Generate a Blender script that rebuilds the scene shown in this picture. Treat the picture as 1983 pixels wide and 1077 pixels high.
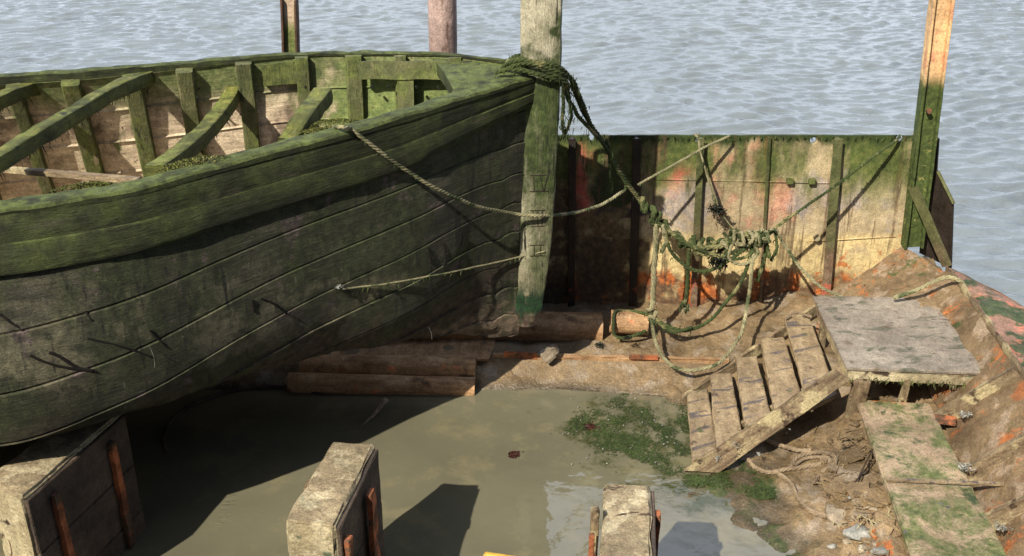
import bpy, bmesh, math, random
import numpy as np
from mathutils import Vector, noise, Matrix
for o in list(bpy.data.objects): bpy.data.objects.remove(o, do_unlink=True)
SC = bpy.context.scene
COL = SC.collection
rnd = random.Random(7)

# ---------------------------------------------------------------- camera, sky, sun, exposure
F = 2000.0; CX, CY = 991.5, 538.5; TH = math.radians(25.0); HC = 4.7
sT, cT = math.sin(TH), math.cos(TH)
cam_d = bpy.data.cameras.new('camera'); cam = bpy.data.objects.new('camera', cam_d); COL.objects.link(cam)
cam.location = (0, 0, HC); cam.rotation_euler = (math.radians(90) - TH, 0, 0)
cam_d.sensor_width = 36.0; cam_d.lens = 36.0 * F / 1983.0
cam_d.clip_start = 0.05; cam_d.clip_end = 3000
SC.camera = cam
SC.render.resolution_x = 1024; SC.render.resolution_y = 556
SUN = Vector((-0.66, -0.93, 1.02)).normalized()
elev = math.asin(SUN.z); azim = math.atan2(SUN.x, SUN.y)
world = bpy.data.worlds.new('World'); SC.world = world; world.use_nodes = True
wt = world.node_tree; wn = wt.nodes; wl = wt.links
bg = wn['Background']
sky = wn.new('ShaderNodeTexSky'); sky.sky_type = 'NISHITA'; sky.sun_disc = False
sky.sun_elevation = elev; sky.sun_rotation = azim % (2 * math.pi)
sky.air_density = 1.0; sky.dust_density = 1.6; sky.ozone_density = 1.0
wc = wn.new('ShaderNodeTexCoord'); wm = wn.new('ShaderNodeMapping'); wm.inputs['Scale'].default_value = (1, 1, 2.6)
wno = wn.new('ShaderNodeTexNoise'); wno.inputs['Scale'].default_value = 2.3; wno.inputs['Detail'].default_value = 6
wr = wn.new('ShaderNodeMapRange'); wr.inputs['From Min'].default_value = .30; wr.inputs['From Max'].default_value = .62
wmx = wn.new('ShaderNodeMix'); wmx.data_type = 'RGBA'; wmx.inputs['B'].default_value = (21.5, 23.6, 27.6, 1)
wl.new(wc.outputs['Generated'], wm.inputs['Vector']); wl.new(wm.outputs[0], wno.inputs['Vector'])
wsp = wn.new('ShaderNodeSeparateXYZ'); wl.new(wc.outputs['Generated'], wsp.inputs[0])
wf = wn.new('ShaderNodeMapRange'); wf.inputs['From Min'].default_value = -.1; wf.inputs['From Max'].default_value = .45; wl.new(wsp.outputs[1], wf.inputs['Value'])
wmul = wn.new('ShaderNodeMath'); wmul.operation = 'MULTIPLY'; wl.new(wf.outputs[0], wmul.inputs[0]); wl.new(wr.outputs[0], wmul.inputs[1])
wl.new(wno.outputs['Fac'], wr.inputs['Value']); wl.new(wmul.outputs[0], wmx.inputs['Factor'])
wl.new(sky.outputs[0], wmx.inputs['A']); wl.new(wmx.outputs['Result'], bg.inputs['Color'])
bg.inputs['Strength'].default_value = 0.05
sun_d = bpy.data.lights.new('sun', 'SUN'); sun_d.energy = 4.8; sun_d.angle = math.radians(0.6); sun_d.color = (1, .92, .78)
sun = bpy.data.objects.new('sun', sun_d); COL.objects.link(sun)
sun.rotation_euler = (-SUN).to_track_quat('-Z', 'Y').to_euler()
SC.view_settings.view_transform = 'Standard'; SC.view_settings.look = 'None'
SC.view_settings.gamma = 1.0; SC.view_settings.exposure = 0.72

# ---------------------------------------------------------------- geometry of the view (metres)
def ray(px, py):
    xc = (px - CX) / F; yc = (CY - py) / F
    return Vector((xc, cT + yc * sT, -(sT - yc * cT)))
def G(px, py, z=0.0):
    r = ray(px, py); t = (z - HC) / r.z
    return Vector((r.x * t, r.y * t, z))
def Q(px, py, Y):
    r = ray(px, py); t = Y / r.y
    return Vector((r.x * t, Y, HC + r.z * t))
def PX(px, py, X):
    r = ray(px, py); t = X / r.x
    return Vector((X, r.y * t, HC + r.z * t))
def fbm(p, s, octv=3, seed=0.0):
    q = Vector(p) * s + Vector((seed, seed * 1.7, -seed)); v = 0; a = 1; n = 0
    for i in range(octv):
        v += a * noise.noise(q); n += a; a *= .5; q = q * 2.03
    return v / n
def spline(pts, n):
    pts = [Vector(p) for p in pts]
    if len(pts) == 2: return [pts[0].lerp(pts[1], i / (n - 1)) for i in range(n)]
    P = [pts[0] * 2 - pts[1]] + pts + [pts[-1] * 2 - pts[-2]]
    L = [0]
    for i in range(1, len(pts)): L.append(L[-1] + max(1e-5, (pts[i] - pts[i - 1]).length))
    out = []
    for k in range(n):
        s = L[-1] * k / (n - 1); i = 0
        while i < len(pts) - 2 and s > L[i + 1]: i += 1
        t = min(1, (s - L[i]) / (L[i + 1] - L[i])); a, b, c, d = P[i:i + 4]
        out.append(.5 * ((2 * b) + (c - a) * t + (2 * a - 5 * b + 4 * c - d) * t * t + (3 * b - 3 * c + d - a) * t ** 3))
    return out
def plen(pts): return sum((Vector(pts[i]) - Vector(pts[i - 1])).length for i in range(1, len(pts)))

# ---------------------------------------------------------------- mesh builders
class MB:
    def __init__(s): s.v = []; s.f = []; s.uv = []; s.off = rnd.random() * 9
    def add(s, vs, fs, uvs=None):
        b = len(s.v); s.v += [tuple(v) for v in vs]
        for k, f in enumerate(fs):
            s.f.append(tuple(b + i for i in f))
            s.uv.append(uvs[k] if uvs else [(vs[i][0], vs[i][2]) for i in f])
        return s
    def hexa(s, c, n=(1, 1, 1), r=0.0, amp=0.0, sc=4.0, seed=None):
        """c: 8 corners, index = i + 2*j + 4*k (i length, j width, k height)"""
        c = [Vector(p) for p in c]; seed = s.off if seed is None else seed
        def axis(m, L):
            e = min(.3, r / max(L, 1e-4)) if r > 0 else 0
            if e > 0: return [0] + [e + (1 - 2 * e) * i / m for i in range(m + 1)] + [1]
            return [i / m for i in range(m + 1)]
        Ls = [(c[1] - c[0]).length, (c[2] - c[0]).length, (c[4] - c[0]).length]
        A = [axis(n[a], Ls[a]) for a in range(3)]
        N = [len(a) for a in A]
        def pos(a, b, d):
            p = Vector((0, 0, 0))
            for i in (0, 1):
                for j in (0, 1):
                    for k in (0, 1):
                        w = (a if i else 1 - a) * (b if j else 1 - b) * (d if k else 1 - d)
                        if w: p += c[i + 2 * j + 4 * k] * w
            return p
        idx = {}; vs = []; cen = sum(c, Vector()) / 8
        ax = [(c[1] - c[0]).normalized(), (c[2] - c[0]).normalized(), (c[4] - c[0]).normalized()]
        def vid(i, j, k):
            if (i, j, k) in idx: return idx[(i, j, k)]
            p = pos(A[0][i], A[1][j], A[2][k])
            ext = [(-1 if q == 0 else (1 if q == N[a] - 1 else 0)) for a, q in enumerate((i, j, k))]
            if r > 0 and sum(1 for e in ext if e) > 1:
                for a in range(3): p -= ax[a] * ext[a] * r * .45
            if amp:
                nn = sum((ax[a] * ext[a] for a in range(3)), Vector())
                d = fbm(p, sc, 3, seed)
                p = p + nn * d * amp + Vector((noise.noise(p * sc + Vector((5, seed, 1))), noise.noise(p * sc + Vector((seed, 9, 4))), 0)) * amp * .5
                if sum(1 for e in ext if e) > 1: p -= nn * abs(noise.noise(p * sc * 3.1)) * amp * 1.3
            idx[(i, j, k)] = len(vs); vs.append(p); return idx[(i, j, k)]
        fs = []; uvs = []
        def face(q, u):
            fs.append([vid(*x) for x in q]); uvs.append(u)
        L0, L1, L2 = Ls; o = s.off
        for i in range(N[0] - 1):
            a0, a1 = A[0][i] * L0 + o, A[0][i + 1] * L0 + o
            for j in range(N[1] - 1):
                b0, b1 = A[1][j] * L1, A[1][j + 1] * L1
                face([(i, j, 0), (i, j + 1, 0), (i + 1, j + 1, 0), (i + 1, j, 0)], [(a0, b0 + 3), (a0, b1 + 3), (a1, b1 + 3), (a1, b0 + 3)])
                K = N[2] - 1
                face([(i, j, K), (i + 1, j, K), (i + 1, j + 1, K), (i, j + 1, K)], [(a0, b0), (a1, b0), (a1, b1), (a0, b1)])
            for k in range(N[2] - 1):
                b0, b1 = A[2][k] * L2, A[2][k + 1] * L2
                face([(i, 0, k), (i + 1, 0, k), (i + 1, 0, k + 1), (i, 0, k + 1)], [(a0, b0 + 5), (a1, b0 + 5), (a1, b1 + 5), (a0, b1 + 5)])
                J = N[1] - 1
                face([(i, J, k), (i, J, k + 1), (i + 1, J, k + 1), (i + 1, J, k)], [(a0, b0 + 7), (a0, b1 + 7), (a1, b1 + 7), (a1, b0 + 7)])
        for j in range(N[1] - 1):
            for k in range(N[2] - 1):
                a0, a1 = A[1][j] * L1, A[1][j + 1] * L1; b0, b1 = A[2][k] * L2, A[2][k + 1] * L2
                face([(0, j, k), (0, j, k + 1), (0, j + 1, k + 1), (0, j + 1, k)], [(a0 + 11, b0), (a0 + 11, b1), (a1 + 11, b1), (a1 + 11, b0)])
                I = N[0] - 1
                face([(I, j, k), (I, j + 1, k), (I, j + 1, k + 1), (I, j, k + 1)], [(a0 + 13, b0), (a1 + 13, b0), (a1 + 13, b1), (a0 + 13, b1)])
        return s.add(vs, fs, uvs)
    def bar(s, a, b, w, h, up=(0, 0, 1), n=None, r=.004, amp=0.0, sc=6.0):
        """straight bar centred on a-b, w along side, h along up"""
        a, b = Vector(a), Vector(b); d = (b - a); L = d.length; d.normalize(); up = Vector(up)
        sd = d.cross(up).normalized(); up = sd.cross(d).normalized()
        c = []
        for k in (-1, 1):
            for j in (-1, 1):
                for e in (a, b): c.append(e + sd * j * w / 2 + up * k * h / 2)
        n = n or (max(1, int(L / .08)), 2, 2)
        return s.hexa(c, n, r, amp, sc)
    def beam(s, path, w, h, up=(0, 0, 1), n=24, amp=0.0, sc=5.0, wend=None):
        """rectangular section swept along a path"""
        P = spline(path, n); up = Vector(up); vs = []; L = 0; Ls = []
        prof = [(-.5, -.5), (-.42, -.56), (0, -.5), (.42, -.56), (.5, -.5), (.56, 0), (.5, .5), (.42, .54), (0, .5), (-.42, .54), (-.5, .5), (-.56, 0)]
        for i, p in enumerate(P):
            d = (P[min(i + 1, n - 1)] - P[max(i - 1, 0)]).normalized(); sd = d.cross(up).normalized(); u2 = sd.cross(d).normalized()
            if i: L += (p - P[i - 1]).length
            Ls.append(L); ww = w if wend is None else w + (wend - w) * i / (n - 1)
            for a, b in prof:
                q = p + sd * a * ww * .96 + u2 * b * h * .95
                if amp:
                    q = q + (q - p).normalized() * fbm(q, sc, 3, s.off) * amp
                vs.append(q)
        m = len(prof); fs = []; uvs = []; o = s.off
        for i in range(n - 1):
            for k in range(m):
                k2 = (k + 1) % m
                fs.append([i * m + k, i * m + k2, (i + 1) * m + k2, (i + 1) * m + k])
                v0, v1 = k * (w + h) / 6, (k + 1) * (w + h) / 6
                uvs.append([(Ls[i] + o, v0), (Ls[i] + o, v1), (Ls[i + 1] + o, v1), (Ls[i + 1] + o, v0)])
        for base, rev in ((0, True), ((n - 1) * m, False)):
            f = [base + k for k in range(m)]
            if rev: f.reverse()
            fs.append(f); uvs.append([(prof[k - base][0] * w + 11, prof[k - base][1] * h) for k in f])
        return s.add(vs, fs, uvs)
    def tube(s, P, r, m=8, cap=True, amp=0, sc=8, r1=None):
        P = [Vector(p) for p in P]; n = len(P); vs = []; up = Vector((0.12, .05, 1)).normalized(); L = 0; fs = []; uvs = []; Ls = []
        pd = None
        for i, p in enumerate(P):
            d = (P[min(i + 1, n - 1)] - P[max(i - 1, 0)]).normalized()
            if pd is None:
                sd = d.cross(up)
                if sd.length < .1: sd = d.cross(Vector((1, 0, 0)))
            else: sd = sd - d * sd.dot(d)
            sd.normalize(); u2 = sd.cross(d); pd = d
            if i: L += (p - P[i - 1]).length
            Ls.append(L); rr = r if r1 is None else r + (r1 - r) * i / (n - 1)
            for k in range(m):
                a = 2 * math.pi * k / m; q = p + (sd * math.cos(a) + u2 * math.sin(a)) * rr
                if amp: q = q + (q - p).normalized() * fbm(q, sc, 2, s.off) * amp
                vs.append(q)
        for i in range(n - 1):
            for k in range(m):
                k2 = (k + 1) % m
                fs.append([i * m + k, (i + 1) * m + k, (i + 1) * m + k2, i * m + k2])
                a, b = k * 2 * math.pi * r / m, (k + 1) * 2 * math.pi * r / m
                uvs.append([(Ls[i], a), (Ls[i + 1], a), (Ls[i + 1], b), (Ls[i], b)])
        if cap:
            fs.append([k for k in range(m)]); uvs.append([(0, 0)] * m)
            fs.append([(n - 1) * m + k for k in reversed(range(m))]); uvs.append([(0, 0)] * m)
        return s.add(vs, fs, uvs)
    def pipe(s, a, b, r, th, m=28, n=20, amp=.004):
        a, b = Vector(a), Vector(b); d = (b - a).normalized(); sd = d.cross(Vector((0, 0, 1))).normalized(); u2 = sd.cross(d)
        rings = [(a, r - th), (a, r)] + [(a.lerp(b, i / n), r) for i in range(1, n)] + [(b, r), (b, r - th), (b.lerp(a, .5), r - th), (a, r - th)]
        vs = []; fs = []; uvs = []
        for p, rr in rings:
            for k in range(m):
                t = 2 * math.pi * k / m; q = p + (sd * math.cos(t) + u2 * math.sin(t)) * rr
                q += (q - p) * fbm(q, 5, 2, s.off) * amp / rr
                vs.append(q)
        for i in range(len(rings) - 1):
            for k in range(m):
                k2 = (k + 1) % m
                fs.append([i * m + k, (i + 1) * m + k, (i + 1) * m + k2, i * m + k2])
                L = (rings[i][0] - a).length; L2 = (rings[i + 1][0] - a).length
                uvs.append([(L, k * .05), (L2, k * .05), (L2, k * .05 + .05), (L, k * .05 + .05)])
        return s.add(vs, fs, uvs)
    def rope(s, path, r=.016, pitch=None, ns=3, n=None, slack=0.0):
        r = r * .98
        L = plen(spline(path, 40)); pitch = pitch or r * 7
        n = n or max(8, int(L / (pitch / 6)))
        P = spline(path, n); 
        if slack:
            P = [p + Vector((fbm(p, 5, 2, s.off), fbm(p, 5, 2, s.off + 4), fbm(p, 5, 2, s.off + 8))) * slack for p in P]
        fr = []; sd = None
        for i, p in enumerate(P):
            d = (P[min(i + 1, n - 1)] - P[max(i - 1, 0)]).normalized()
            if sd is None:
                sd = d.cross(Vector((.3, .2, 1)))
            else: sd = sd - d * sd.dot(d)
            if sd.length < 1e-4: sd = d.cross(Vector((1, 0, 0)))
            sd.normalize(); fr.append((p, sd.copy(), sd.cross(d)))
        for q in range(ns):
            pts = []
            for i, (p, a, b) in enumerate(fr):
                t = 2 * math.pi * (q / ns + (L * i / (n - 1)) / pitch)
                k = r * .5 * (1 + .12 * noise.noise(p * 30))
                pts.append(p + (a * math.cos(t) + b * math.sin(t)) * k)
            s.tube(pts, r * .56, 6, True)
        return s
    def fuzz(s, path, count, ln, spread=.01, w=.003, down=1.0, seed=1):
        """hanging weed strands"""
        R = random.Random(seed); P = spline(path, 60)
        for i in range(count):
            p = P[R.randrange(60)].lerp(P[R.randrange(60)], 0) + Vector((R.gauss(0, spread), R.gauss(0, spread), R.gauss(0, spread)))
            l = ln * R.uniform(.3, 1.2); a = R.uniform(0, 3.14); dx = Vector((math.cos(a), math.sin(a), 0)) * w * R.uniform(.6, 1.5)
            e = p + Vector((R.gauss(0, .25) * l, R.gauss(0, .25) * l, -l * down)); m = p.lerp(e, .5) + Vector((R.gauss(0, .1) * l, 0, 0))
            s.add([p - dx, p + dx, m + dx, m - dx, e], [(0, 1, 2, 3), (3, 2, 4)])
        return s
    def build(s, name, m, parent=None, smooth=True, ang=40, loc=None):
        me = bpy.data.meshes.new(name)
        base = Vector(loc) if loc is not None else (parent.get('_b') and Vector(parent['_b'])) or Vector((0, 0, 0))
        me.from_pydata([tuple(Vector(v) - base) for v in s.v], [], s.f)
        uvl = me.uv_layers.new(name='UVMap'); flat = [c for u in s.uv for p in u for c in p]
        uvl.data.foreach_set('uv', flat)
        me.update()
        if smooth:
            me.shade_smooth()
            try: me.set_sharp_from_angle(angle=math.radians(ang))
            except Exception: pass
        me.materials.append(m)
        o = bpy.data.objects.new(name, me); COL.objects.link(o)
        if parent is not None: o.parent = parent
        else: o.location = base
        return o
BASES = {}
def wrapget(o, k): return o.get(k)
class _D: pass
def thing(name, label, cat, loc, group=None):
    o = bpy.data.objects.new(name, None); COL.objects.link(o); o.location = loc; o.empty_display_size = .1
    o['label'] = label; o['category'] = cat
    if group: o['group'] = group
    BASES[o.name] = Vector(loc); return o
def base_of(o):
    p = o; v = Vector((0, 0, 0))
    while p is not None: v += p.location; p = p.parent
    return v
_old = MB.build
def _build(s, name, m, parent=None, smooth=True, ang=40, loc=None):
    base = base_of(parent) if parent is not None else (Vector(loc) if loc is not None else Vector(s.v[0]))
    me = bpy.data.meshes.new(name)
    me.from_pydata([(v[0] - base.x, v[1] - base.y, v[2] - base.z) for v in s.v], [], s.f)
    uvl = me.uv_layers.new(name='UVMap'); uvl.data.foreach_set('uv', [c for u in s.uv for p in u for c in p])
    me.update()
    if smooth:
        me.shade_smooth()
        me.set_sharp_from_angle(angle=math.radians(ang))
    me.materials.append(m)
    o = bpy.data.objects.new(name, me); COL.objects.link(o)
    if name in ('hanging_weed', 'weed_fringe', 'moss_clump', 'barnacle_cluster', 'dark_weed'): o['kind'] = 'stuff'
    if parent is not None: o.parent = parent
    else: o.location = base
    return o
MB.build = _build
def tag(o, label, cat, group=None, kind=None):
    if label: o['label'] = label
    if cat: o['category'] = cat
    if group: o['group'] = group
    if kind: o['kind'] = kind
    return o

# ---------------------------------------------------------------- materials
def sr(r, g, b):
    f = lambda c: (c / 255 / 12.92) if c / 255 <= .04045 else ((c / 255 + .055) / 1.055) ** 2.4
    return (f(r), f(g), f(b))
class NT:
    def __init__(s, name):
        s.m = bpy.data.materials.new(name); s.m.use_nodes = True; s.t = s.m.node_tree; s.n = s.t.nodes
        s.b = s.n['Principled BSDF']; s.geo = s.n.new('ShaderNodeNewGeometry'); s.tc = s.n.new('ShaderNodeTexCoord')
        s.cache = {}
    def link(s, a, b): s.t.links.new(a, b)
    def val(s, x, sock):
        if hasattr(x, 'is_output'): s.link(x, sock)
        else: sock.default_value = x
    def coord(s, c, st):
        k = (c, st)
        if k in s.cache: return s.cache[k]
        src = s.geo.outputs['Position'] if c == 'P' else s.tc.outputs['UV']
        mp = s.n.new('ShaderNodeMapping'); mp.inputs['Scale'].default_value = st; s.link(src, mp.inputs['Vector'])
        s.cache[k] = mp.outputs[0]; return mp.outputs[0]
    def noise(s, scale, c='P', st=(1, 1, 1), det=5, rough=.55, dist=0.0, off=0):
        n = s.n.new('ShaderNodeTexNoise'); n.inputs['Scale'].default_value = scale; n.inputs['Detail'].default_value = det
        n.inputs['Roughness'].default_value = rough; n.inputs['Distortion'].default_value = dist
        co = s.coord(c, st)
        if off:
            a = s.n.new('ShaderNodeVectorMath'); a.operation = 'ADD'; a.inputs[1].default_value = (off, off * .7, -off); s.link(co, a.inputs[0]); co = a.outputs[0]
        s.link(co, n.inputs['Vector']); return n.outputs['Fac']
    def voro(s, scale, c='P', st=(1, 1, 1), feat='DISTANCE_TO_EDGE'):
        n = s.n.new('ShaderNodeTexVoronoi'); n.feature = feat; n.inputs['Scale'].default_value = scale
        s.link(s.coord(c, st), n.inputs['Vector']); return n.outputs[0]
    def rng(s, x, lo, hi, a=0.0, b=1.0):
        n = s.n.new('ShaderNodeMapRange'); n.interpolation_type = 'SMOOTHSTEP'; s.val(x, n.inputs[0])
        n.inputs[1].default_value = lo; n.inputs[2].default_value = hi; n.inputs[3].default_value = a; n.inputs[4].default_value = b
        if lo > hi:
            n.inputs[1].default_value = hi; n.inputs[2].default_value = lo; n.inputs[3].default_value = b; n.inputs[4].default_value = a
        return n.outputs[0]
    def math(s, op, a, b=0.0, clamp=False):
        n = s.n.new('ShaderNodeMath'); n.operation = op; n.use_clamp = clamp; s.val(a, n.inputs[0]); s.val(b, n.inputs[1]); return n.outputs[0]
    def mix(s, f, a, b):
        n = s.n.new('ShaderNodeMix'); n.data_type = 'RGBA'; s.val(f, n.inputs['Factor'])
        for x, k in ((a, 'A'), (b, 'B')):
            if hasattr(x, 'is_output'): s.link(x, n.inputs[k])
            else: n.inputs[k].default_value = (*x, 1)
        return n.outputs['Result']
    def xyz(s, ax):
        if 'sep' not in s.cache:
            n = s.n.new('ShaderNodeSeparateXYZ'); s.link(s.geo.outputs['Position'], n.inputs[0]); s.cache['sep'] = n
        return s.cache['sep'].outputs[ax]
    def nz(s):
        if 'nz' not in s.cache:
            n = s.n.new('ShaderNodeSeparateXYZ'); s.link(s.geo.outputs['Normal'], n.inputs[0]); s.cache['nz'] = n.outputs[2]
        return s.cache['nz']
    def spot(s, c, rad, wob=.5, nscale=6):
        d = s.n.new('ShaderNodeVectorMath'); d.operation = 'SUBTRACT'; s.link(s.geo.outputs['Position'], d.inputs[0]); d.inputs[1].default_value = c
        e = s.n.new('ShaderNodeVectorMath'); e.operation = 'DIVIDE'; s.link(d.outputs[0], e.inputs[0]); e.inputs[1].default_value = rad
        l = s.n.new('ShaderNodeVectorMath'); l.operation = 'LENGTH'; s.link(e.outputs[0], l.inputs[0])
        x = s.math('ADD', l.outputs['Value'], s.math('MULTIPLY', s.math('SUBTRACT', s.noise(nscale, off=c[0]), .5), wob * 4))
        return s.rng(x, 1.15, .75)
def material(name, c1, c2, sc=3.0, st=(1, 1, 1), c='P', layers=(), rough=.85, rvar=.1, bump=((14, .012), (60, .004)), spec=.3, bst=(1, 1, 1), bc='P', extra=None, gain=.72, sat=.88):
    t = NT(name)
    col = t.mix(t.rng(t.noise(sc, c, st, 6, .62), .32, .68), c1, c2)
    for i, L in enumerate(layers):
        m = t.rng(t.noise(L.get('s', 4), L.get('c', 'P'), L.get('st', (1, 1, 1)), L.get('det', 6), L.get('r', .6), L.get('d', 0.0), off=3.3 * (i + 1)), L.get('lo', .5), L.get('hi', .6))
        if 'z' in L:
            a, b = L['z']; wob = t.math('ADD', t.xyz(2), t.math('MULTIPLY', t.math('SUBTRACT', t.noise(L.get('zs', 3), 'P', L.get('zst', (1, 1, .25))), .5), L.get('zw', .4)))
            m = t.math('MULTIPLY', m, t.rng(wob, a, b))
        if 'up' in L: m = t.math('MULTIPLY', m, t.rng(t.nz(), *L['up']))
        if 'spots' in L:
            acc = None
            for cc, rr in L['spots']:
                k = t.spot(cc, rr, L.get('wob', .4), L.get('ws', 5)); acc = k if acc is None else t.math('MAXIMUM', acc, k)
            m = t.math('MULTIPLY', m, acc)
        if 'k' in L: m = t.math('MULTIPLY', m, L['k'])
        cl = L['col']
        if 'col2' in L: cl = t.mix(t.rng(t.noise(L.get('s2', 18), off=1.1), .35, .65), L['col'], L['col2'])
        col = t.mix(m, col, cl)
    if extra: col = extra(t, col)
    hs = None
    hsv = t.n.new('ShaderNodeHueSaturation'); hsv.inputs['Saturation'].default_value = sat; t.link(col, hsv.inputs['Color']); col = hsv.outputs[0]
    big = t.math('MULTIPLY', t.rng(t.noise(1.7, off=7), .3, .7, .8, 1.2), t.rng(t.noise(16, 'P', (1, 1, 1), 5, .7, off=9), .3, .7, .8, 1.18))
    fine = t.math('MULTIPLY', big, t.rng(t.noise(70, 'P', (1, 1, 1), 4, .75), .25, .75, .66 * gain, 1.34 * gain))
    vm = t.n.new('ShaderNodeVectorMath'); vm.operation = 'SCALE'; t.link(col, vm.inputs[0]); t.link(fine, vm.inputs['Scale'])
    t.link(vm.outputs[0], t.b.inputs['Base Color'])
    t.link(t.rng(t.noise(9, off=2), .3, .7, max(0.02, rough - rvar), min(1, rough + rvar)), t.b.inputs['Roughness'])
    if name == 'wet_brown_mud':
        wz = t.rng(t.math('ADD', t.xyz(2), t.math('MULTIPLY', t.math('SUBTRACT', t.noise(3, off=6), .5), .25)), .02, .14)
        src = t.b.inputs['Roughness'].links[0].from_socket
        t.link(t.math('MULTIPLY', src, t.rng(wz, 0, 1, .4, 1.0)), t.b.inputs['Roughness'])
    t.b.inputs['Specular IOR Level'].default_value = spec
    prev = None
    for bs, bd in bump:
        b = t.n.new('ShaderNodeBump'); b.inputs['Distance'].default_value = bd; b.inputs['Strength'].default_value = 1
        t.link(t.noise(bs, bc, bst, 5, .65, off=bs * .1), b.inputs['Height'])
        if prev: t.link(prev, b.inputs['Normal'])
        prev = b.outputs[0]
    if prev: t.link(prev, t.b.inputs['Normal'])
    return t.m
GR1, GR2 = sr(52, 66, 22), sr(84, 102, 34)
moss_top = dict(col=GR2, col2=sr(98, 118, 44), s=7, lo=.3, hi=.5, up=(.3, .8))
def seams(t, col):
    u = t.noise(2.2, 'UV', (1, 9, 1), 4); return col
M = {}
M['hull'] = material('weathered_green_hull_wood', sr(84, 80, 60), sr(46, 45, 34), 3.2, (1, 7, 1), 'UV', rough=.68, bump=((5, .025), (22, .012), (60, .004)), bst=(1.2, 9, 1), bc='UV', layers=[
    dict(col=sr(60, 68, 32), col2=sr(42, 48, 24), s=2.6, lo=.36, hi=.60, st=(1, 1, .5), r=.7),
    dict(col=sr(112, 106, 78), col2=sr(90, 88, 62), s=2.0, lo=.46, hi=.6, r=.7, spots=[((-2.6, 5.6, 1.75), (.9, .8, .35)), ((-1.6, 6.3, 1.5), (.8, .8, .22))]),  # sunlit patches on the left hull side, painted in as paler wood
    dict(col=sr(96, 82, 76), col2=sr(66, 58, 54), s=3.6, lo=.56, hi=.64, r=.7),
    dict(col=sr(30, 32, 24), s=7, st=(2.2, 2.2, .22), lo=.54, hi=.68, r=.7),
    dict(col=sr(134, 126, 98), s=9, st=(2, 2, .3), lo=.62, hi=.72, k=.5, r=.7),
    dict(col=sr(86, 66, 50), col2=sr(56, 44, 34), s=2.2, lo=.38, hi=.55, z=(1.45, 1.0), zw=.5),
    dict(col=sr(128, 106, 84), col2=sr(96, 80, 62), s=4, st=(1,1,2), lo=.35, hi=.6, r=.7, wob=.5, spots=[((-.15, 7.6, .78), (.75, .6, .16))]),
    dict(col=sr(14, 13, 10), s=9, c='UV', st=(.3, 6, 1), lo=.64, hi=.69, k=.9, r=.7),
    dict(col=sr(150, 148, 126), s=38, lo=.68, hi=.74, k=.6)], gain=1.05, sat=0.82)
M['strake'] = material('mossy_rail_wood', sr(64, 72, 28), sr(42, 48, 20), 3.0, (1, 5, 1), 'UV', rough=.8, bump=((4, .02), (26, .008)), bst=(1.2, 8, 1), bc='UV', layers=[
    dict(col=sr(84, 94, 34), col2=sr(70, 84, 28), s=3.3, lo=.45, hi=.62),
    dict(col=sr(92, 90, 66), s=7, st=(.3, .3, 1), lo=.6, hi=.7, k=.7),
    dict(col=sr(112, 128, 44), col2=sr(90, 102, 38), s=8, lo=.35, hi=.55, up=(.35, .8)),
    dict(col=sr(176, 172, 130), s=6, c='UV', st=(.5, 6, 1), lo=.62, hi=.68, up=(.5, .9), k=.8),
    dict(col=sr(14, 18, 10), s=16, c='UV', st=(.3, 6, 1), lo=.68, hi=.72, k=.8)], gain=0.52, sat=0.85)
M['inside'] = material('pale_inner_planking', sr(184, 164, 132), sr(150, 130, 102), 3.5, (1, 5, 1), 'UV', rough=.85, bump=((8, .01), (40, .004)), bst=(1, 6, 1), bc='UV', layers=[
    dict(col=sr(112, 94, 74), col2=sr(92, 76, 58), s=2.6, lo=.48, hi=.62, st=(1, 1, .6)),
    dict(col=sr(94, 100, 50), col2=sr(70, 82, 34), s=3, lo=.25, hi=.5, z=(2.3, 2.6), zw=.35),
    dict(col=sr(84, 96, 42), s=2.3, lo=.62, hi=.7, st=(1.5, 1.5, .3)),
    dict(col=sr(92, 104, 40), col2=sr(74, 90, 32), s=2.0, lo=.2, hi=.4, spots=[((-.75, 8.4, 2.3), (.95, 1, .5))]),
    dict(col=sr(60, 46, 36), s=22, lo=.64, hi=.7)], gain=1.2, sat=0.8)
M['frame'] = material('green_frame_wood', sr(98, 98, 58), sr(68, 74, 38), 3, (1, 5, 1), 'P', rough=.8, bump=((9, .012), (40, .005)), bst=(3, 3, .6), layers=[
    dict(col=sr(94, 102, 38), col2=sr(70, 80, 30), s=4, lo=.42, hi=.6),
    dict(col=sr(130, 118, 84), s=5, st=(2, 2, .4), lo=.58, hi=.68),
    dict(col=sr(44, 50, 24), s=8, st=(2, 2, .3), lo=.62, hi=.7)], gain=0.95, sat=0.85)
M['beam'] = material('mossy_beam_wood', sr(96, 100, 40), sr(62, 68, 28), 3, (1, 5, 1), 'UV', rough=.8, bump=((6, .014), (30, .006)), bst=(1, 8, 1), bc='UV', layers=[
    dict(col=sr(108, 120, 44), col2=sr(128, 124, 60), s=5, lo=.42, hi=.6, up=(.1, .7)),
    dict(col=sr(164, 158, 116), s=7, c='UV', st=(.5, 5, 1), lo=.64, hi=.7, up=(.4, .8)),
    dict(col=sr(34, 40, 18), s=6, lo=.6, hi=.72)], gain=0.8, sat=0.95)
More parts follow.
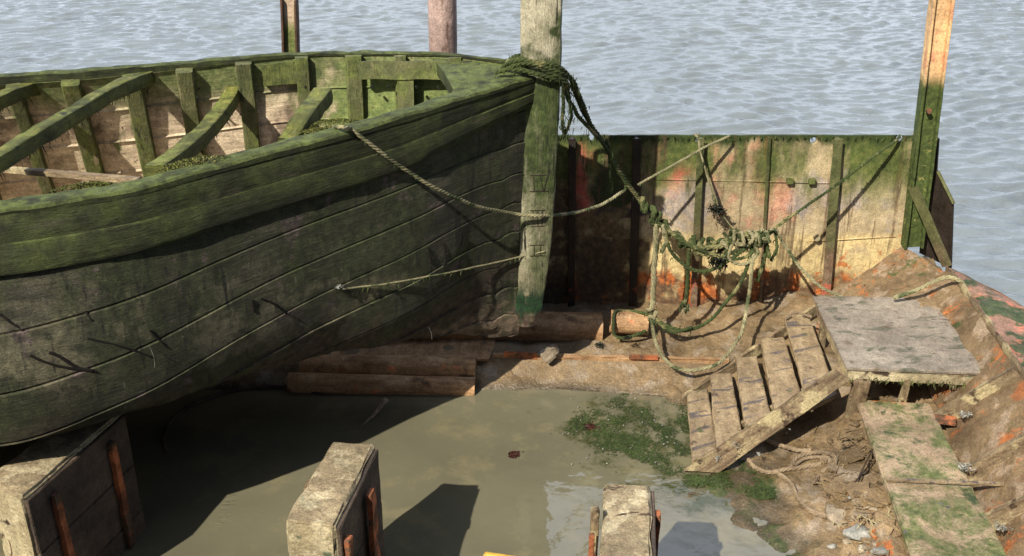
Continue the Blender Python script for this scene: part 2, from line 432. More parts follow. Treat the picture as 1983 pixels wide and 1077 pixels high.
M['stem'] = material('pale_stem_post_wood', sr(178, 170, 142), sr(132, 128, 98), 3, (1, 1, 1), 'P', rough=.8, bump=((12, .014), (50, .006)), bst=(4, 4, .35), layers=[
    dict(col=sr(96, 100, 64), col2=sr(70, 76, 44), s=2.6, st=(1.6, 1.6, .7), lo=.32, hi=.56, z=(2.9, 2.72), zw=.3),
    dict(col=sr(70, 84, 32), col2=sr(50, 64, 24), s=6, st=(2, 2, .5), lo=.34, hi=.52, wob=.6, spots=[((.3, 7.65, 2.45), (.6, .6, .66))]),
    dict(col=sr(128, 118, 92), s=3, st=(1.5, 1.5, .6), lo=.5, hi=.62, z=(1.9, 1.5), zw=.4),
    dict(col=sr(24, 60, 26), col2=sr(16, 44, 22), s=5, lo=.36, hi=.46, z=(1.12, .95), zw=.2),
    dict(col=sr(104, 84, 66), col2=sr(74, 58, 46), s=9, st=(2, 2, .4), lo=.3, hi=.5, z=(.86, .76), zw=.1),
    dict(col=sr(36, 40, 26), s=9, st=(2.5, 2.5, .25), lo=.63, hi=.69)], gain=0.85, sat=0.85)
def wall_extra(t, col):
    # horizontal weld seam
    return col
M['wall'] = material('painted_rusty_steel_plate', sr(184, 166, 130), sr(150, 132, 100), 2.4, (1, 1, 1), 'P', rough=.75, bump=((7, .01), (45, .004)), spec=.35, layers=[
    dict(col=sr(200, 144, 118), col2=sr(186, 120, 98), s=3, lo=.4, hi=.58, wob=.6, k=.8, spots=[((1.38, 9, 1.72), (.6, 1, .38)), ((.85, 9, 1.55), (.4, 1, .6)), ((2.35, 9, 1.3), (.35, 1, .3)), ((2.3, 9, 1.75), (.12, 1, .25))]),
    dict(col=sr(186, 66, 60), col2=sr(206, 92, 80), s=4, lo=.3, hi=.5, wob=.25, spots=[((.88, 9, 1.8), (.32, 1, .2)), ((1.5, 9, 1.74), (.2, 1, .26)), ((.62, 9, 1.3), (.1, 1, .4)), ((2.33, 9, 1.84), (.04, 1, .2))]),
    dict(col=sr(146, 138, 138), col2=sr(172, 156, 142), s=4, lo=.4, hi=.6, wob=.5, k=.75, spots=[((1.62, 9, 1.25), (.32, 1, .28)), ((2.8, 9, 1.28), (.25, 1, .26)), ((3.3, 9, 1.25), (.3, 1, .4))]),
    dict(col=sr(92, 100, 46), col2=sr(66, 80, 32), s=3.0, lo=.34, hi=.56, st=(1, 1, .3), z=(1.2, 1.62), zw=.9, zs=2.6, zst=(1.4, 1.4, .3)),
    dict(col=sr(40, 54, 18), col2=sr(54, 68, 24), s=9, lo=.2, hi=.4, st=(1, 1, .3), z=(1.80, 1.90), zw=.25, zs=7, zst=(1, 1, .2)),
    dict(col=sr(206, 186, 132), col2=sr(190, 166, 116), s=2.4, lo=.3, hi=.44, z=(1.0, .88), zw=.14, zs=5, zst=(1, 1, 1)),
    dict(col=sr(50, 60, 28), s=4, lo=.3, hi=.45, wob=.3, spots=[((.92, 9, 1.4), (.24, 1, .26))]),
    dict(col=sr(52, 44, 62), s=8, lo=.25, hi=.4, wob=.35, spots=[((1.0, 9, 1.17), (.3, 1, .06))]),
    dict(col=sr(94, 78, 50), col2=sr(118, 104, 74), s=6, lo=.3, hi=.5, spots=[((.85, 9, .82), (.42, 1, .4))]),
    dict(col=sr(112, 84, 58), col2=sr(82, 62, 44), s=3.2, lo=.3, hi=.5, z=(.62, .46), zw=.35, zs=3, zst=(1, 1, .8)),
    dict(col=sr(196, 106, 26), col2=sr(140, 72, 26), s=6, lo=.50, hi=.62, st=(1, 1, .5), z=(.64, .52), zw=.2),
    dict(col=sr(180, 108, 50), s=10, lo=.54, hi=.62, wob=.5, spots=[((3.2, 9, .5), (.4, 1, .25)), ((3.6, 9, .72), (.12, 1, .2))]),
    dict(col=sr(86, 70, 52), s=30, lo=.66, hi=.71, k=.8),
    dict(col=sr(96, 72, 50), col2=sr(66, 52, 36), s=5, st=(2.2, 1, .16), lo=.55, hi=.66, k=.75, r=.7),
    dict(col=sr(70, 56, 42), col2=sr(92, 74, 50), s=5, lo=.3, hi=.5, wob=.35, spots=[((.4, 9, .8), (.26, 1, .8)), ((.9, 9, .7), (.32, 1, .36))]),
    dict(col=sr(58, 66, 26), s=9, lo=.6, hi=.68, st=(1, 1, .2), z=(1.15, 1.5), zw=.5)], gain=0.9, sat=0.95)
M['rib'] = material('green_stained_steel', sr(112, 112, 62), sr(78, 82, 40), 4, (1, 1, .4), rough=.75, layers=[
    dict(col=sr(66, 76, 30), s=5, lo=.4, hi=.6, z=(1.3, 1.7)),
    dict(col=sr(136, 112, 84), col2=sr(108, 80, 56), s=4, lo=.35, hi=.55, z=(1.2, .8)),
    dict(col=sr(178, 76, 28), s=7, lo=.52, hi=.6, z=(.8, .5), zw=.3)], gain=0.7, sat=0.85)
M['darkrib'] = material('dark_wet_steel', sr(60, 46, 36), sr(38, 32, 24), 4, (1, 1, .4), rough=.6, layers=[dict(col=sr(140, 62, 28), s=6, lo=.56, hi=.64, z=(1.0, .5))])
M['post'] = material('yellow_green_steel_post', sr(220, 182, 118), sr(206, 160, 100), 4, (1, 1, .4), rough=.7, layers=[
    dict(col=sr(196, 108, 62), s=6, lo=.58, hi=.64, st=(1, 1, .4), k=.6),
    dict(col=sr(78, 94, 30), col2=sr(58, 72, 24), s=5, lo=.15, hi=.3, z=(2.55, 2.4), zw=.25),
    dict(col=sr(146, 140, 66), s=20, lo=.6, hi=.66, z=(2.3, 1.5))], gain=0.85, sat=0.85)
M['ipost'] = material('steel_channel_post', sr(206, 180, 150), sr(188, 156, 128), 4, rough=.7, layers=[
    dict(col=sr(96, 108, 44), col2=sr(126, 130, 66), s=5, lo=.2, hi=.4, z=(2.95, 2.82), zw=.25),
    dict(col=sr(200, 176, 160), s=5, lo=.2, hi=.3, z=(2.56, 2.5), zw=.05)])
M['ipostrim'] = material('brown_flange_steel', sr(98, 66, 44), sr(60, 50, 34), 4, rough=.7)
M['ppost'] = material('pink_weathered_pile', sr(178, 150, 140), sr(150, 122, 112), 3, (1, 1, .5), rough=.75, layers=[dict(col=sr(120, 92, 78), s=6, st=(2, 2, .3), lo=.58, hi=.68)])
M['mud'] = material('wet_brown_mud', sr(162, 136, 98), sr(128, 106, 74), 2.2, rough=.62, rvar=.2, bump=((5, .03), (18, .014), (70, .005)), spec=.4, layers=[
    dict(col=sr(168, 150, 126), s=5, lo=.5, hi=.66),
    dict(col=sr(96, 84, 64), s=3, lo=.3, hi=.5, z=(.07, .0), zw=.05),
    dict(col=sr(66, 80, 36), col2=sr(92, 94, 54), s=5, lo=.44, hi=.56, wob=.5, spots=[((1.5, 6.35, 0), (.5, .35, .4)), ((1.3, 6.55, 0), (.4, .3, .4)), ((1.9, 5.7, 0), (.2, .3, .4))]),
    dict(col=sr(176, 156, 120), s=40, lo=.66, hi=.7),
    dict(col=sr(186, 104, 38), s=4, lo=.58, hi=.63, wob=.4, spots=[((2.5, 5.1, .2), (.3, 1.0, .6)), ((3.2, 8.6, .5), (.5, .4, .6))])], gain=0.6, sat=0.95)
M['rustplate'] = material('mud_covered_rusty_steel', sr(150, 126, 92), sr(120, 98, 70), 3, rough=.75, bump=((8, .018), (40, .006)), layers=[
    dict(col=sr(206, 116, 40), col2=sr(180, 100, 44), s=2.6, lo=.50, hi=.64, d=.6, r=.78),
    dict(col=sr(168, 146, 120), s=6, lo=.52, hi=.62),
    dict(col=sr(84, 92, 50), s=3.5, lo=.6, hi=.68),
    dict(col=sr(72, 52, 38), s=16, lo=.64, hi=.7)], gain=0.6, sat=0.95)
M['deck'] = material('rusty_green_deck', sr(176, 128, 104), sr(140, 104, 80), 4, rough=.8, bump=((10, .02), (50, .008)), layers=[
    dict(col=sr(210, 112, 72), s=4, lo=.5, hi=.6),
    dict(col=sr(62, 82, 44), col2=sr(88, 100, 60), s=3.4, lo=.47, hi=.55),
    dict(col=sr(112, 98, 76), s=9, lo=.56, hi=.64)], gain=0.66, sat=0.85)
M['pipe'] = material('rust_brown_pipe', sr(152, 120, 84), sr(118, 88, 58), 3, (1, 3, 1), 'UV', rough=.7, bump=((9, .008), (50, .004)), layers=[
    dict(col=sr(178, 100, 58), s=6, lo=.63, hi=.7), dict(col=sr(84, 62, 48), s=7, lo=.58, hi=.7), dict(col=sr(172, 144, 112), s=4, lo=.5, hi=.7, up=(.2, .9), k=.7)], gain=1.25, sat=0.95)
M['rust'] = material('orange_flaking_rust', sr(186, 98, 34), sr(112, 64, 34), 5, rough=.85, bump=((14, .015), (50, .006)), layers=[dict(col=sr(86, 66, 48), s=5, lo=.5, hi=.6)], gain=0.9, sat=0.9)
M['conc'] = material('weathered_pale_timber_block', sr(196, 182, 142), sr(162, 146, 110), 3, rough=.85, bump=((9, .02), (40, .008)), layers=[
    dict(col=sr(92, 70, 54), s=5, lo=.58, hi=.66, d=1.0), dict(col=sr(96, 110, 82), s=9, lo=.62, hi=.68),
    dict(col=sr(156, 136, 104), col2=sr(128, 112, 84), s=3, lo=.3, hi=.5, up=(.3, .8), k=.85), dict(col=sr(74, 66, 50), col2=sr(56, 54, 38), s=4, lo=.2, hi=.35, z=(.32, .1), zw=.25),
    dict(col=sr(210, 196, 158), s=7, lo=.52, hi=.62, k=.6), dict(col=sr(70, 54, 42), s=2.5, st=(.6, 3, 3), lo=.64, hi=.67),
    dict(col=sr(120, 84, 60), s=3, lo=.66, hi=.69)], gain=0.68, sat=0.9)
M['blockside'] = material('dark_wet_shade_brown', sr(88, 72, 58), sr(60, 50, 42), 3, rough=.75, bump=((9, .02), (40, .008)), gain=1, sat=0.85)  # wet brown, darkened to carry the shade on the blocks' right sides
M['slat'] = material('muddy_slat_wood', sr(168, 146, 110), sr(136, 114, 82), 3, (1, 3, 1), 'UV', rough=.6, rvar=.2, spec=.45, bump=((7, .02), (40, .006)), layers=[
    dict(col=sr(112, 98, 90), col2=sr(92, 84, 84), s=3, c='UV', st=(3.2, .8, 1), lo=.55, hi=.62, d=.6), dict(col=sr(92, 72, 50), s=9, lo=.6, hi=.7), dict(col=sr(90, 96, 56), s=7, lo=.64, hi=.68)], gain=0.72, sat=0.9)
M['sheet'] = material('grey_pink_sheet_board', sr(162, 148, 128), sr(138, 124, 106), 2.5, rough=.75, bump=((6, .01), (60, .004)), layers=[
    dict(col=sr(96, 100, 76), col2=sr(116, 110, 92), s=4, st=(.7, 1.5, 1), lo=.54, hi=.62, d=.5), dict(col=sr(72, 52, 62), s=5, st=(.5, 2.6, 1), lo=.63, hi=.66, d=.8),
    dict(col=sr(120, 98, 74), s=9, lo=.6, hi=.7)], gain=0.7, sat=0.75)
M['walk'] = material('algae_covered_walkway_board', sr(180, 158, 132), sr(152, 130, 106), 3, rough=.75, bump=((6, .014), (50, .006)), layers=[
    dict(col=sr(88, 98, 54), col2=sr(116, 118, 80), s=2.8, lo=.40, hi=.58, d=.5, r=.75), dict(col=sr(64, 78, 50), s=5, lo=.54, hi=.66, r=.75), dict(col=sr(94, 88, 98), s=6, lo=.66, hi=.7),
    dict(col=sr(200, 112, 50), s=6, lo=.42, hi=.55, spots=[((3.0, 6.98, .4), (.3, .12, .3))])], gain=0.82, sat=1)
M['mudwood'] = material('mud_caked_timber', sr(164, 142, 106), sr(116, 94, 68), 3.5, (1, 4, 1), 'UV', rough=.75, bump=((7, .02), (40, .008)), bst=(1, 4, 1), bc='UV', layers=[dict(col=sr(196, 178, 130), s=3, lo=.5, hi=.6), dict(col=sr(82, 62, 44), s=8, lo=.58, hi=.66)], gain=0.66, sat=0.9)
M['rope_g'] = material('green_weedy_rope', sr(70, 84, 32), sr(46, 58, 22), 6, rough=.9, bump=((60, .004),), layers=[dict(col=sr(126, 122, 72), s=5, lo=.54, hi=.62)], gain=0.75, sat=0.85)
M['rope_y'] = material('pale_muddy_rope', sr(158, 148, 96), sr(118, 112, 66), 6, rough=.9, bump=((60, .004),), layers=[dict(col=sr(72, 84, 36), s=4, lo=.52, hi=.6)], gain=0.8, sat=0.72)
M['rope_m'] = material('mud_coloured_rope', sr(160, 138, 106), sr(128, 108, 82), 6, rough=.85, bump=((60, .004),))
M['weed'] = material('bright_green_weed', sr(78, 98, 34), sr(56, 76, 24), 20, rough=.7, bump=(), gain=0.55, sat=0.85)
M['darkweed'] = material('dark_weed', sr(34, 40, 24), sr(24, 26, 20), 20, rough=.6, bump=())
M['shell'] = material('pale_shell', sr(206, 200, 182), sr(168, 172, 158), 20, rough=.6, bump=(), gain=0.4, sat=0.6)
M['stone'] = material('muddy_stone', sr(170, 152, 122), sr(132, 114, 90), 9, rough=.75, bump=((25, .01),), layers=[dict(col=sr(208, 196, 160), s=4, lo=.56, hi=.6)], gain=0.6, sat=0.8)
M['crab'] = material('dark_red_wrack', sr(84, 42, 26), sr(62, 34, 24), 20, rough=.5, bump=((40, .01),))
M['yellow'] = material('yellow_plastic_pipe', sr(226, 184, 84), sr(214, 168, 72), 3, rough=.4, bump=(), gain=0.9, sat=1)
M['crackm'] = material('dark_split_wood', sr(30, 20, 14), sr(18, 14, 10), 20, rough=.9, bump=())
M['pool'] = None

def water(name, deep, rough, bumps, st=(1, 1, 1), ior=1.33):
    t = NT(name); t.b.inputs['Roughness'].default_value = rough; t.b.inputs['IOR'].default_value = ior
    t.link(t.mix(t.rng(t.noise(.7), .35, .65), deep, tuple(c * .82 for c in deep)), t.b.inputs['Base Color'])
    if name.startswith('murky'):
        k = None
        for cc, rr in (((1.05, 7.15, 0), (.62, .5, .3)), ((1.55, 6.35, 0), (.6, .3, .3))):
            q = t.spot(cc, rr, .7, 4); k = q if k is None else t.math('MAXIMUM', k, q)
        base = t.b.inputs['Base Color'].links[0].from_socket
        t.link(t.mix(t.math('MULTIPLY', k, t.rng(t.noise(7, det=6, rough=.7), .38, .62)), base, sr(58, 62, 36)), t.b.inputs['Base Color'])
    prev = None
    for bs, bd in bumps:
        b = t.n.new('ShaderNodeBump'); b.inputs['Distance'].default_value = bd
        t.link(t.noise(bs, 'P', st, 3, .5, off=bs), b.inputs['Height'])
        if prev: t.link(prev, b.inputs['Normal'])
        prev = b.outputs[0]
    if name.startswith('murky'):
        k = None
        for px, py, rx, ry in ((440, 985, .05, .2),):
            c = G(px, py); q = t.spot(tuple(c), (rx, ry, .3), .5, 8); k = q if k is None else t.math('MAXIMUM', k, q)
        b = t.n.new('ShaderNodeBump'); b.inputs['Distance'].default_value = .01; t.link(k, b.inputs['Strength'])
        t.link(t.noise(16, 'P', (.35, 1.4, 1), 2, .5, dist=1.5), b.inputs['Height']); t.link(prev, b.inputs['Normal']); prev = b.outputs[0]
        # film of silt and scum: rougher, paler patches
        f = t.rng(t.noise(2.4, det=7, rough=.7, off=4), .5, .66); t.link(t.math('ADD', .02, t.math('MULTIPLY', f, .10)), t.b.inputs['Roughness'])
        base = t.b.inputs['Base Color'].links[0].from_socket
        t.link(t.mix(t.math('MULTIPLY', f, .45), base, sr(124, 116, 88)), t.b.inputs['Base Color'])
    t.link(prev, t.b.inputs['Normal']); return t.m
M['pool'] = water('murky_pool_water', sr(103, 100, 82), .025, ((3, .006), (9, .0012)), ior=1.6)
M['sea'] = water('choppy_sea_water', sr(104, 112, 116), .08, ((6, .02), (18, .008)), (.6, 1.2, 1), ior=1.42)

# ---------------------------------------------------------------- SEA, MUD AND POOL
def grid(x0, x1, y0, y1, dx, dy, fz):
    xs = np.arange(x0, x1 + dx / 2, dx); ys = np.arange(y0, y1 + dy / 2, dy)
    X, Y = np.meshgrid(xs, ys); Z = fz(X, Y); nx = len(xs); ny = len(ys)
    v = np.stack([X.ravel(), Y.ravel(), Z.ravel()], 1)
    i = np.arange(nx - 1)[None, :] + np.arange(ny - 1)[:, None] * nx; i = i.ravel()
    f = np.stack([i, i + 1, i + nx + 1, i + nx], 1)
    return v, f
def gridobj(name, v, f, m):
    me = bpy.data.meshes.new(name); me.from_pydata(v.tolist(), [], f.tolist()); me.update(); me.shade_smooth(); me.materials.append(m)
    o = bpy.data.objects.new(name, me); COL.objects.link(o); o['kind'] = 'structure'; return o
R2 = np.random.RandomState(3)
WV = []
for i in range(60):
    lam = 10 ** R2.uniform(-.64, -.06); a = math.radians(R2.normal(97, 26)); WV.append((2 * math.pi / lam * math.cos(a), 2 * math.pi / lam * math.sin(a), R2.uniform(0, 6.28), (.0088 * lam ** .95)))
def seaz(X, Y):
    Z = np.zeros_like(X); wx = X + .35 * np.sin(.9 * Y + .5 * X) ; wy = Y + .3 * np.sin(.7 * X + 1)
    for kx, ky, ph, A in WV:
        g = .65 + .35 * np.sin(kx * .13 * X + ky * .11 * Y + ph * 3)
        Z += A * g * np.sin(kx * wx + ky * wy + ph)
    Z = Z + .9 * np.abs(Z)*Z/.05*.35
    return Z - 2.1
v, f = grid(-21, 21, 9.05, 43, .08, .062, seaz)
gridobj('sea', v, f, M['sea'])
v, f = grid(-900, 900, -900, 1500, 60, 60, lambda X, Y: X * 0 - 2.3)
gridobj('sea', v, f, M['sea'])

TP = []
for x in np.arange(-6, 1.3, .45):
    for y, z in ((3, -.3), (5, -.3), (6.6, -.3), (7.3, -.2), (7.66, -.08), (7.86, .04), (8.0, .13), (8.3, .17), (8.9, .24), (9.6, .2)):
        TP.append((x, y, z))
for px, py, z in [(1330, 762, 0.02), (1300, 745, .08), (1380, 720, .14), (1200, 810, -.05), (1150, 880, -.08), (1290, 820, -.03), (1300, 880, -.03), (1340, 890, -.015), (1400, 925, .004), (1285, 950, -.03), (1340, 962, .0), (1390, 935, .012), (1460, 960, .014), (1440, 1010, .006), (1520, 1050, .016),
                  (1380, 1000, -.02), (1420, 1050, -.03), (1330, 1040, -.1), (1400, 1077, -.08), (1230, 960, -.1), (1560, 930, .05), (1600, 1000, .09), (1640, 1070, .12), (1500, 890, .03), (1570, 880, .08),
                  (1640, 900, .2), (1690, 960, .28), (1740, 1050, .3), (1600, 820, .14), (1660, 800, .3), (1500, 850, .04), (1400, 800, 0.0), (1500, 740, .12), (1560, 680, .25), (1440, 690, .16), (1480, 640, .22),
                  (1400, 640, .2), (1450, 605, .25), (1600, 600, .36), (1700, 800, .32), (1800, 1000, .32), (1900, 900, .3), (1983, 800, .3), (1600, 575, .34), (1690, 565, .5), (1745, 492, .84), (1770, 540, .72), (1800, 565, .74), (1830, 545, .8), (1700, 520, .62), (1640, 545, .45)]:
    p = G(px, py, z); TP.append((p.x, p.y, z))
for p in [(2.2, 9.3, .3), (3, 9.3, .4), (1.6, 4.9, .0), (2.0, 4.6, .06), (2.4, 4.6, .3), (3, 4.2, .3), (1.2, 4.6, -.2), (1.4, 3, -.1), (2.5, 3, .3), (3.9, 8.6, .75), (3.9, 9.1, .75), (3.7, 5, .3), (4, 7, .3), (4, 3, .3)]: TP.append(p)
TP = np.array(TP)
def vnoise(X, Y, s, seed):
    out = np.empty(X.size); xr = X.ravel(); yr = Y.ravel()
    for i in range(X.size): out[i] = noise.noise(Vector((xr[i] * s, yr[i] * s, seed)))
    return out.reshape(X.shape)
def mudz(X, Y):
    num = 0; den = 0
    for x, y, z in TP:
        d2 = (X - x) ** 2 + (Y - y) ** 2 + .004; w = d2 ** -1.9; num = num + w * z; den = den + w
    Z = num / den
    amp = np.clip((Z + .02) * 1.0, .004, .03) * np.where((X > 1.5) & (Z > .03), 1.6, 1)
    Z = Z + amp * (vnoise(X, Y, 4, 1) + .6 * vnoise(X, Y, 10, 2) + .35 * vnoise(X, Y, 24, 5))
    return Z
v, f = grid(-6, 3.95, 2.6, 9.02, .035, .035, mudz)
gridobj('mud_ground', v, f, M['mud'])
def mz(x, y): return float(mudz(np.array([[x]]), np.array([[y]]))[0, 0])
v, f = grid(-6, 3.2, 2.4, 8.3, .2, .2, lambda X, Y: X * 0)
gridobj('pool_water', v, f, M['pool'])
# ground under the added quay wall, out of view
v, f = grid(-7, 6, -6, 2.65, .5, .5, lambda X, Y: -.12 + .02 * np.sin(X * 3) * np.cos(Y * 2))
gridobj('foreshore', v, f, M['mud'])

qw = MB(); qw.hexa([Vector(p) for p in ((-9, -1.5, -.4), (8, -1.5, -.4), (-9, 2.15, -.4), (8, 2.15, -.4), (-9, -1.5, 2.7), (8, -1.5, 2.7), (-9, 2.05, 2.7), (8, 2.05, 2.7))], (40, 4, 8), .02, .05, 2)  # near wall out of view, added and raised to block low sky light
qw.hexa([Vector(p) for p in ((-7.6, 2.2, -.4), (-6.6, 2.2, -.4), (-7.6, 12, -.4), (-6.6, 12, -.4), (-7.6, 2.2, 2.6), (-6.7, 2.2, 2.6), (-7.6, 12, 2.6), (-6.7, 12, 2.6))], (4, 40, 8), .02, .05, 2)  # unseen left return, added to cut sky light under the hull
tag(qw.build('sky_block_quay', M['blockside'], None, loc=(0, 1.7, -.4)), 'unseen dark quay wall, added below and left of the view to block sky light', 'wall')
# ---------------------------------------------------------------- BOAT
O = Vector((.16, 7.73, 0)); AX = Vector((-.972, -.235, 0)).normalized(); PW = Vector((-AX.y * -1, 0, 0))
PW = Vector((-AX.y, AX.x, 0)); 
if PW.y > 0: PW = -PW
def toL(p): r = p - O; return (r.dot(AX), r.dot(PW), p.z)
def toW(u, w, z):
    u = u + .055 * max(0, 2.8 - z) * max(0, 1 - u / 2.2)
    return O + AX * u + PW * w + Vector((0, 0, z))
def curve(samples):
    s = sorted(samples); us = np.array([a[0] for a in s])
    def pch(vals):
        v = np.array(vals); h = np.diff(us); d = np.diff(v) / h; m = np.zeros(len(v)); m[0] = d[0]; m[-1] = d[-1]
        for i in range(1, len(v) - 1):
            m[i] = 0 if d[i - 1] * d[i] <= 0 else 2 / (1 / d[i - 1] + 1 / d[i])
        def ev(u):
            i = int(np.clip(np.searchsorted(us, u) - 1, 0, len(us) - 2)); t = (u - us[i]) / h[i]; t = min(max(t, 0), 1)
            return float((2 * t ** 3 - 3 * t ** 2 + 1) * v[i] + (t ** 3 - 2 * t ** 2 + t) * h[i] * m[i] + (-2 * t ** 3 + 3 * t ** 2) * v[i + 1] + (t ** 3 - t ** 2) * h[i] * m[i + 1])
        return ev
    a = pch([q[1] for q in s]); b = pch([q[2] for q in s]); return lambda u: (a(u), b(u))
near = [toL(G(px, py, z)) for px, py, z in [(918, 181, 2.77), (792, 221, 2.73), (684, 252, 2.70), (583, 279, 2.68), (497, 301, 2.66), (418, 322, 2.645), (251, 366, 2.62), (125, 388, 2.61), (0, 405, 2.6)]]
far = [toL(G(px, py, z)) for px, py, z in [(960, 118, 2.84), (900, 111, 2.82), (850, 107, 2.81), (780, 105, 2.80), (700, 104, 2.79), (560, 107, 2.78), (300, 128, 2.76), (150, 140, 2.75), (0, 149, 2.74)]]
un = near[-1][0]; uf = far[-1][0]
near = [(0, .05, 2.80)] + near + [(un + 1.2, near[-1][1] + .08, 2.62), (7.0, .95, 2.72)]
far = [(0, -.05, 2.85)] + far + [(uf + 1.0, far[-1][1] + .02, 2.74), (7.0, -.95, 2.76)]
bil = [toL(G(px, py, z)) for px, py, z in [(800, 650, .96), (600, 685, 1.10), (480, 714, 1.18), (240, 793, 1.24), (0, 853, 1.26)]]
bil = [(0, .04, .62), (.35, .12, .74)] + bil + [(bil[-1][0] + 1.0, bil[-1][1], 1.15), (7.0, .5, 1.5)]
cN, cF, cB = curve(near), curve(far), curve(bil)
zk = lambda u: .6 + .30 * min(1, max(0, u - .25) / 1.1)
def section(u, side, ns=28, dw=0.0):
    """points from rail to keel, local coordinates; side +1 near, -1 far"""
    if side > 0: S = cN(u); B = cB(u)
    else:
        S = cF(u); b = cB(u); B = (-(b[0]) * 1.02 - .0, b[1] - .28)  # unseen far bilge lowered to hide the bright wall's reflection in the pool
    ff = min(1, u / .9)
    m1 = Vector((S[0] + (B[0] - S[0]) * .30 + side * .07 * ff, S[1] + (B[1] - S[1]) * .33))
    m2 = Vector((S[0] + (B[0] - S[0]) * .66 + side * .10 * ff, S[1] + (B[1] - S[1]) * .70))
    k = Vector((side * .05, zk(u)))
    b2 = Vector((B[0] - side * .16 * ff, B[1] - .10 * ff))
    b3 = Vector((B[0] * .5, B[1] * .35 + zk(u) * .65 - .02))
    pts = [Vector((S[0], S[1], 0)), Vector((*m1, 0)), Vector((*m2, 0)), Vector((B[0], B[1], 0)), Vector((*b2, 0)), Vector((*b3, 0)), Vector((*k, 0))]
    return spline(pts, ns)
boat = thing('wooden_boat', 'large rotting open wooden boat covered in green moss', 'boat', (-2.5, 7.1, 0.6))
US = [7.0 * (i / 110) ** 1.15 for i in range(111)]
def hullmesh(side, off, rows, jit, t0=0.0, t1=1.0, lap=0.0, nb=10, umax=7.0):
    mb = MB(); us = [u for u in US if u <= umax + 1e-6]; allv = []; vv = []
    NS = 60
    for iu, u in enumerate(us):
        sec = section(u, side, NS + 1)
        # girth param
        g = [0]
        for i in range(1, NS + 1): g.append(g[-1] + (sec[i] - sec[i - 1]).length)
        T = g[-1]; row = []; rv = []
        for (tt, o2) in rows:
            x = (t0 + (t1 - t0) * tt) * T; i = 0
            while i < NS - 1 and g[i + 1] < x: i += 1
            q = sec[i].lerp(sec[i + 1], (x - g[i]) / max(1e-6, g[i + 1] - g[i]))
            d = (sec[min(i + 1, NS)] - sec[max(i - 1, 0)]).normalized(); nrm = Vector((-d.y, d.x, 0)) * side
            if nrm.x * side < 0 and abs(nrm.x) > .3: nrm = -nrm
            nrm = Vector((abs(d.y) * side, -abs(d.x) if d.y < 0 else d.x * 0, 0)) if False else nrm
            w = toW(u, q.x, q.y)
            amt = off + o2 + jit * fbm(w, 2.2, 3, 3 + side)
            q2 = q + nrm * amt
            if side * q2.x < .035: q2.x = side * .035
            q2.y = max(q2.y, zk(u) + (.08 if off < 0 else -.03))
            row.append(toW(u, q2.x, q2.y)); rv.append(x)
        allv.append(row); vv.append(rv)
    m = len(rows); n = len(us)
    vs = [p for r in allv for p in r]; fs = []; uvs = []
    for i in range(n - 1):
        for j in range(m - 1):
            q = [i * m + j, i * m + j + 1, (i + 1) * m + j + 1, (i + 1) * m + j]
            # every strake gets its own stretch of grain
            s = [(us[i], vv[i][j]), (us[i], vv[i][j + 1]), (us[i + 1], vv[i + 1][j + 1]), (us[i + 1], vv[i + 1][j])]
            if side < 0: q.reverse(); s.reverse()
            if off < 0: q.reverse(); s.reverse()
            fs.append(q); uvs.append(s)
    mb.add(vs, fs, uvs); return mb, allv
NPL = 9
def planks(n, t0, t1, gap=.008, bulge=.006):
    rows = []
    rr = random.Random(5)
    for k in range(n):
        a = t0 + (t1 - t0) * k / n; b = t0 + (t1 - t0) * (k + 1) / n; d = b - a; o = rr.uniform(-.004, .004)
        rows += [(a + .0005, -gap), (a + .03 * d, bulge + .003 + o), (a + .3 * d, bulge + o), (a + .7 * d, bulge + o - .002), (a + .965 * d, bulge * .3 + o)]
    rows.append((t1, -gap)); return rows
mbn, nearv = hullmesh(1, 0.0, planks(NPL, 0.0, 1.0), .02)
mbn.build('hull_side', M['hull'], boat, ang=35)
mbf, farv = hullmesh(-1, 0.0, planks(NPL, 0.0, 1.0), .02)
mbf.build('hull_side', M['hull'], boat, ang=35)
for side in (1, -1):
    mi, iv = hullmesh(side, -.085, planks(11, 0, 1, .012, .0), .006)
    mi.build('inner_planking', M['inside'], boat, ang=30)
# heavy rail strake outside (band below the rail)
def band(side, g0, g1, thick):
    mb = MB(); us = [u for u in US]; vs = []; fs = []; uvs = []
    prof = [(g0, -.02), (g0 + .004, thick * .7), (g0 + .02, thick), ((g0 + g1) * .36, thick + .004), ((g0 + g1) * .52, thick - .006), ((g0 + g1) * .56, thick + .004), ((g0 + g1) * .8, thick + .002), (g1 - .02, thick), (g1, thick * .75), (g1 + .002, -.02)]
    for u in us:
        sec = section(u, side, 61); g = [0]
        for i in range(1, 61): g.append(g[-1] + (sec[i] - sec[i - 1]).length)
        k = .58 + .42 * min(1, u / 1.1)
        for j, (x, o) in enumerate(prof):
            x = x * k; i = 0
            while i < 58 and g[i + 1] < x: i += 1
            q = sec[i].lerp(sec[i + 1], (x - g[i]) / (g[i + 1] - g[i])) if x > 0 else sec[0]
            d = (sec[i + 1] - sec[i]).normalized(); nr = Vector((-d.y, d.x, 0)) * side
            w0 = toW(u, q.x, q.y); q = q + nr * (o + (.012 * fbm(w0, 3, 3, 8)) + (.006 if j in (7, 8) else 0) * noise.noise(w0 * 7))
            vs.append(toW(u, q.x, q.y))
    m = len(prof)
    for i in range(len(us) - 1):
        for j in range(m - 1):
            q = [i * m + j, i * m + j + 1, (i + 1) * m + j + 1, (i + 1) * m + j]
            s = [(us[i], prof[j][0]), (us[i], prof[j + 1][0]), (us[i + 1], prof[j + 1][0]), (us[i + 1], prof[j][0])]
            if side < 0: q.reverse(); s.reverse()
            fs.append(q); uvs.append(s)
    f0 = list(range(m)); fs.append(f0); uvs.append([(0, 0)] * m)
    return mb.add(vs, fs, uvs)
band(1, .0, .37, .05).build('rubbing_strake', M['strake'], boat)
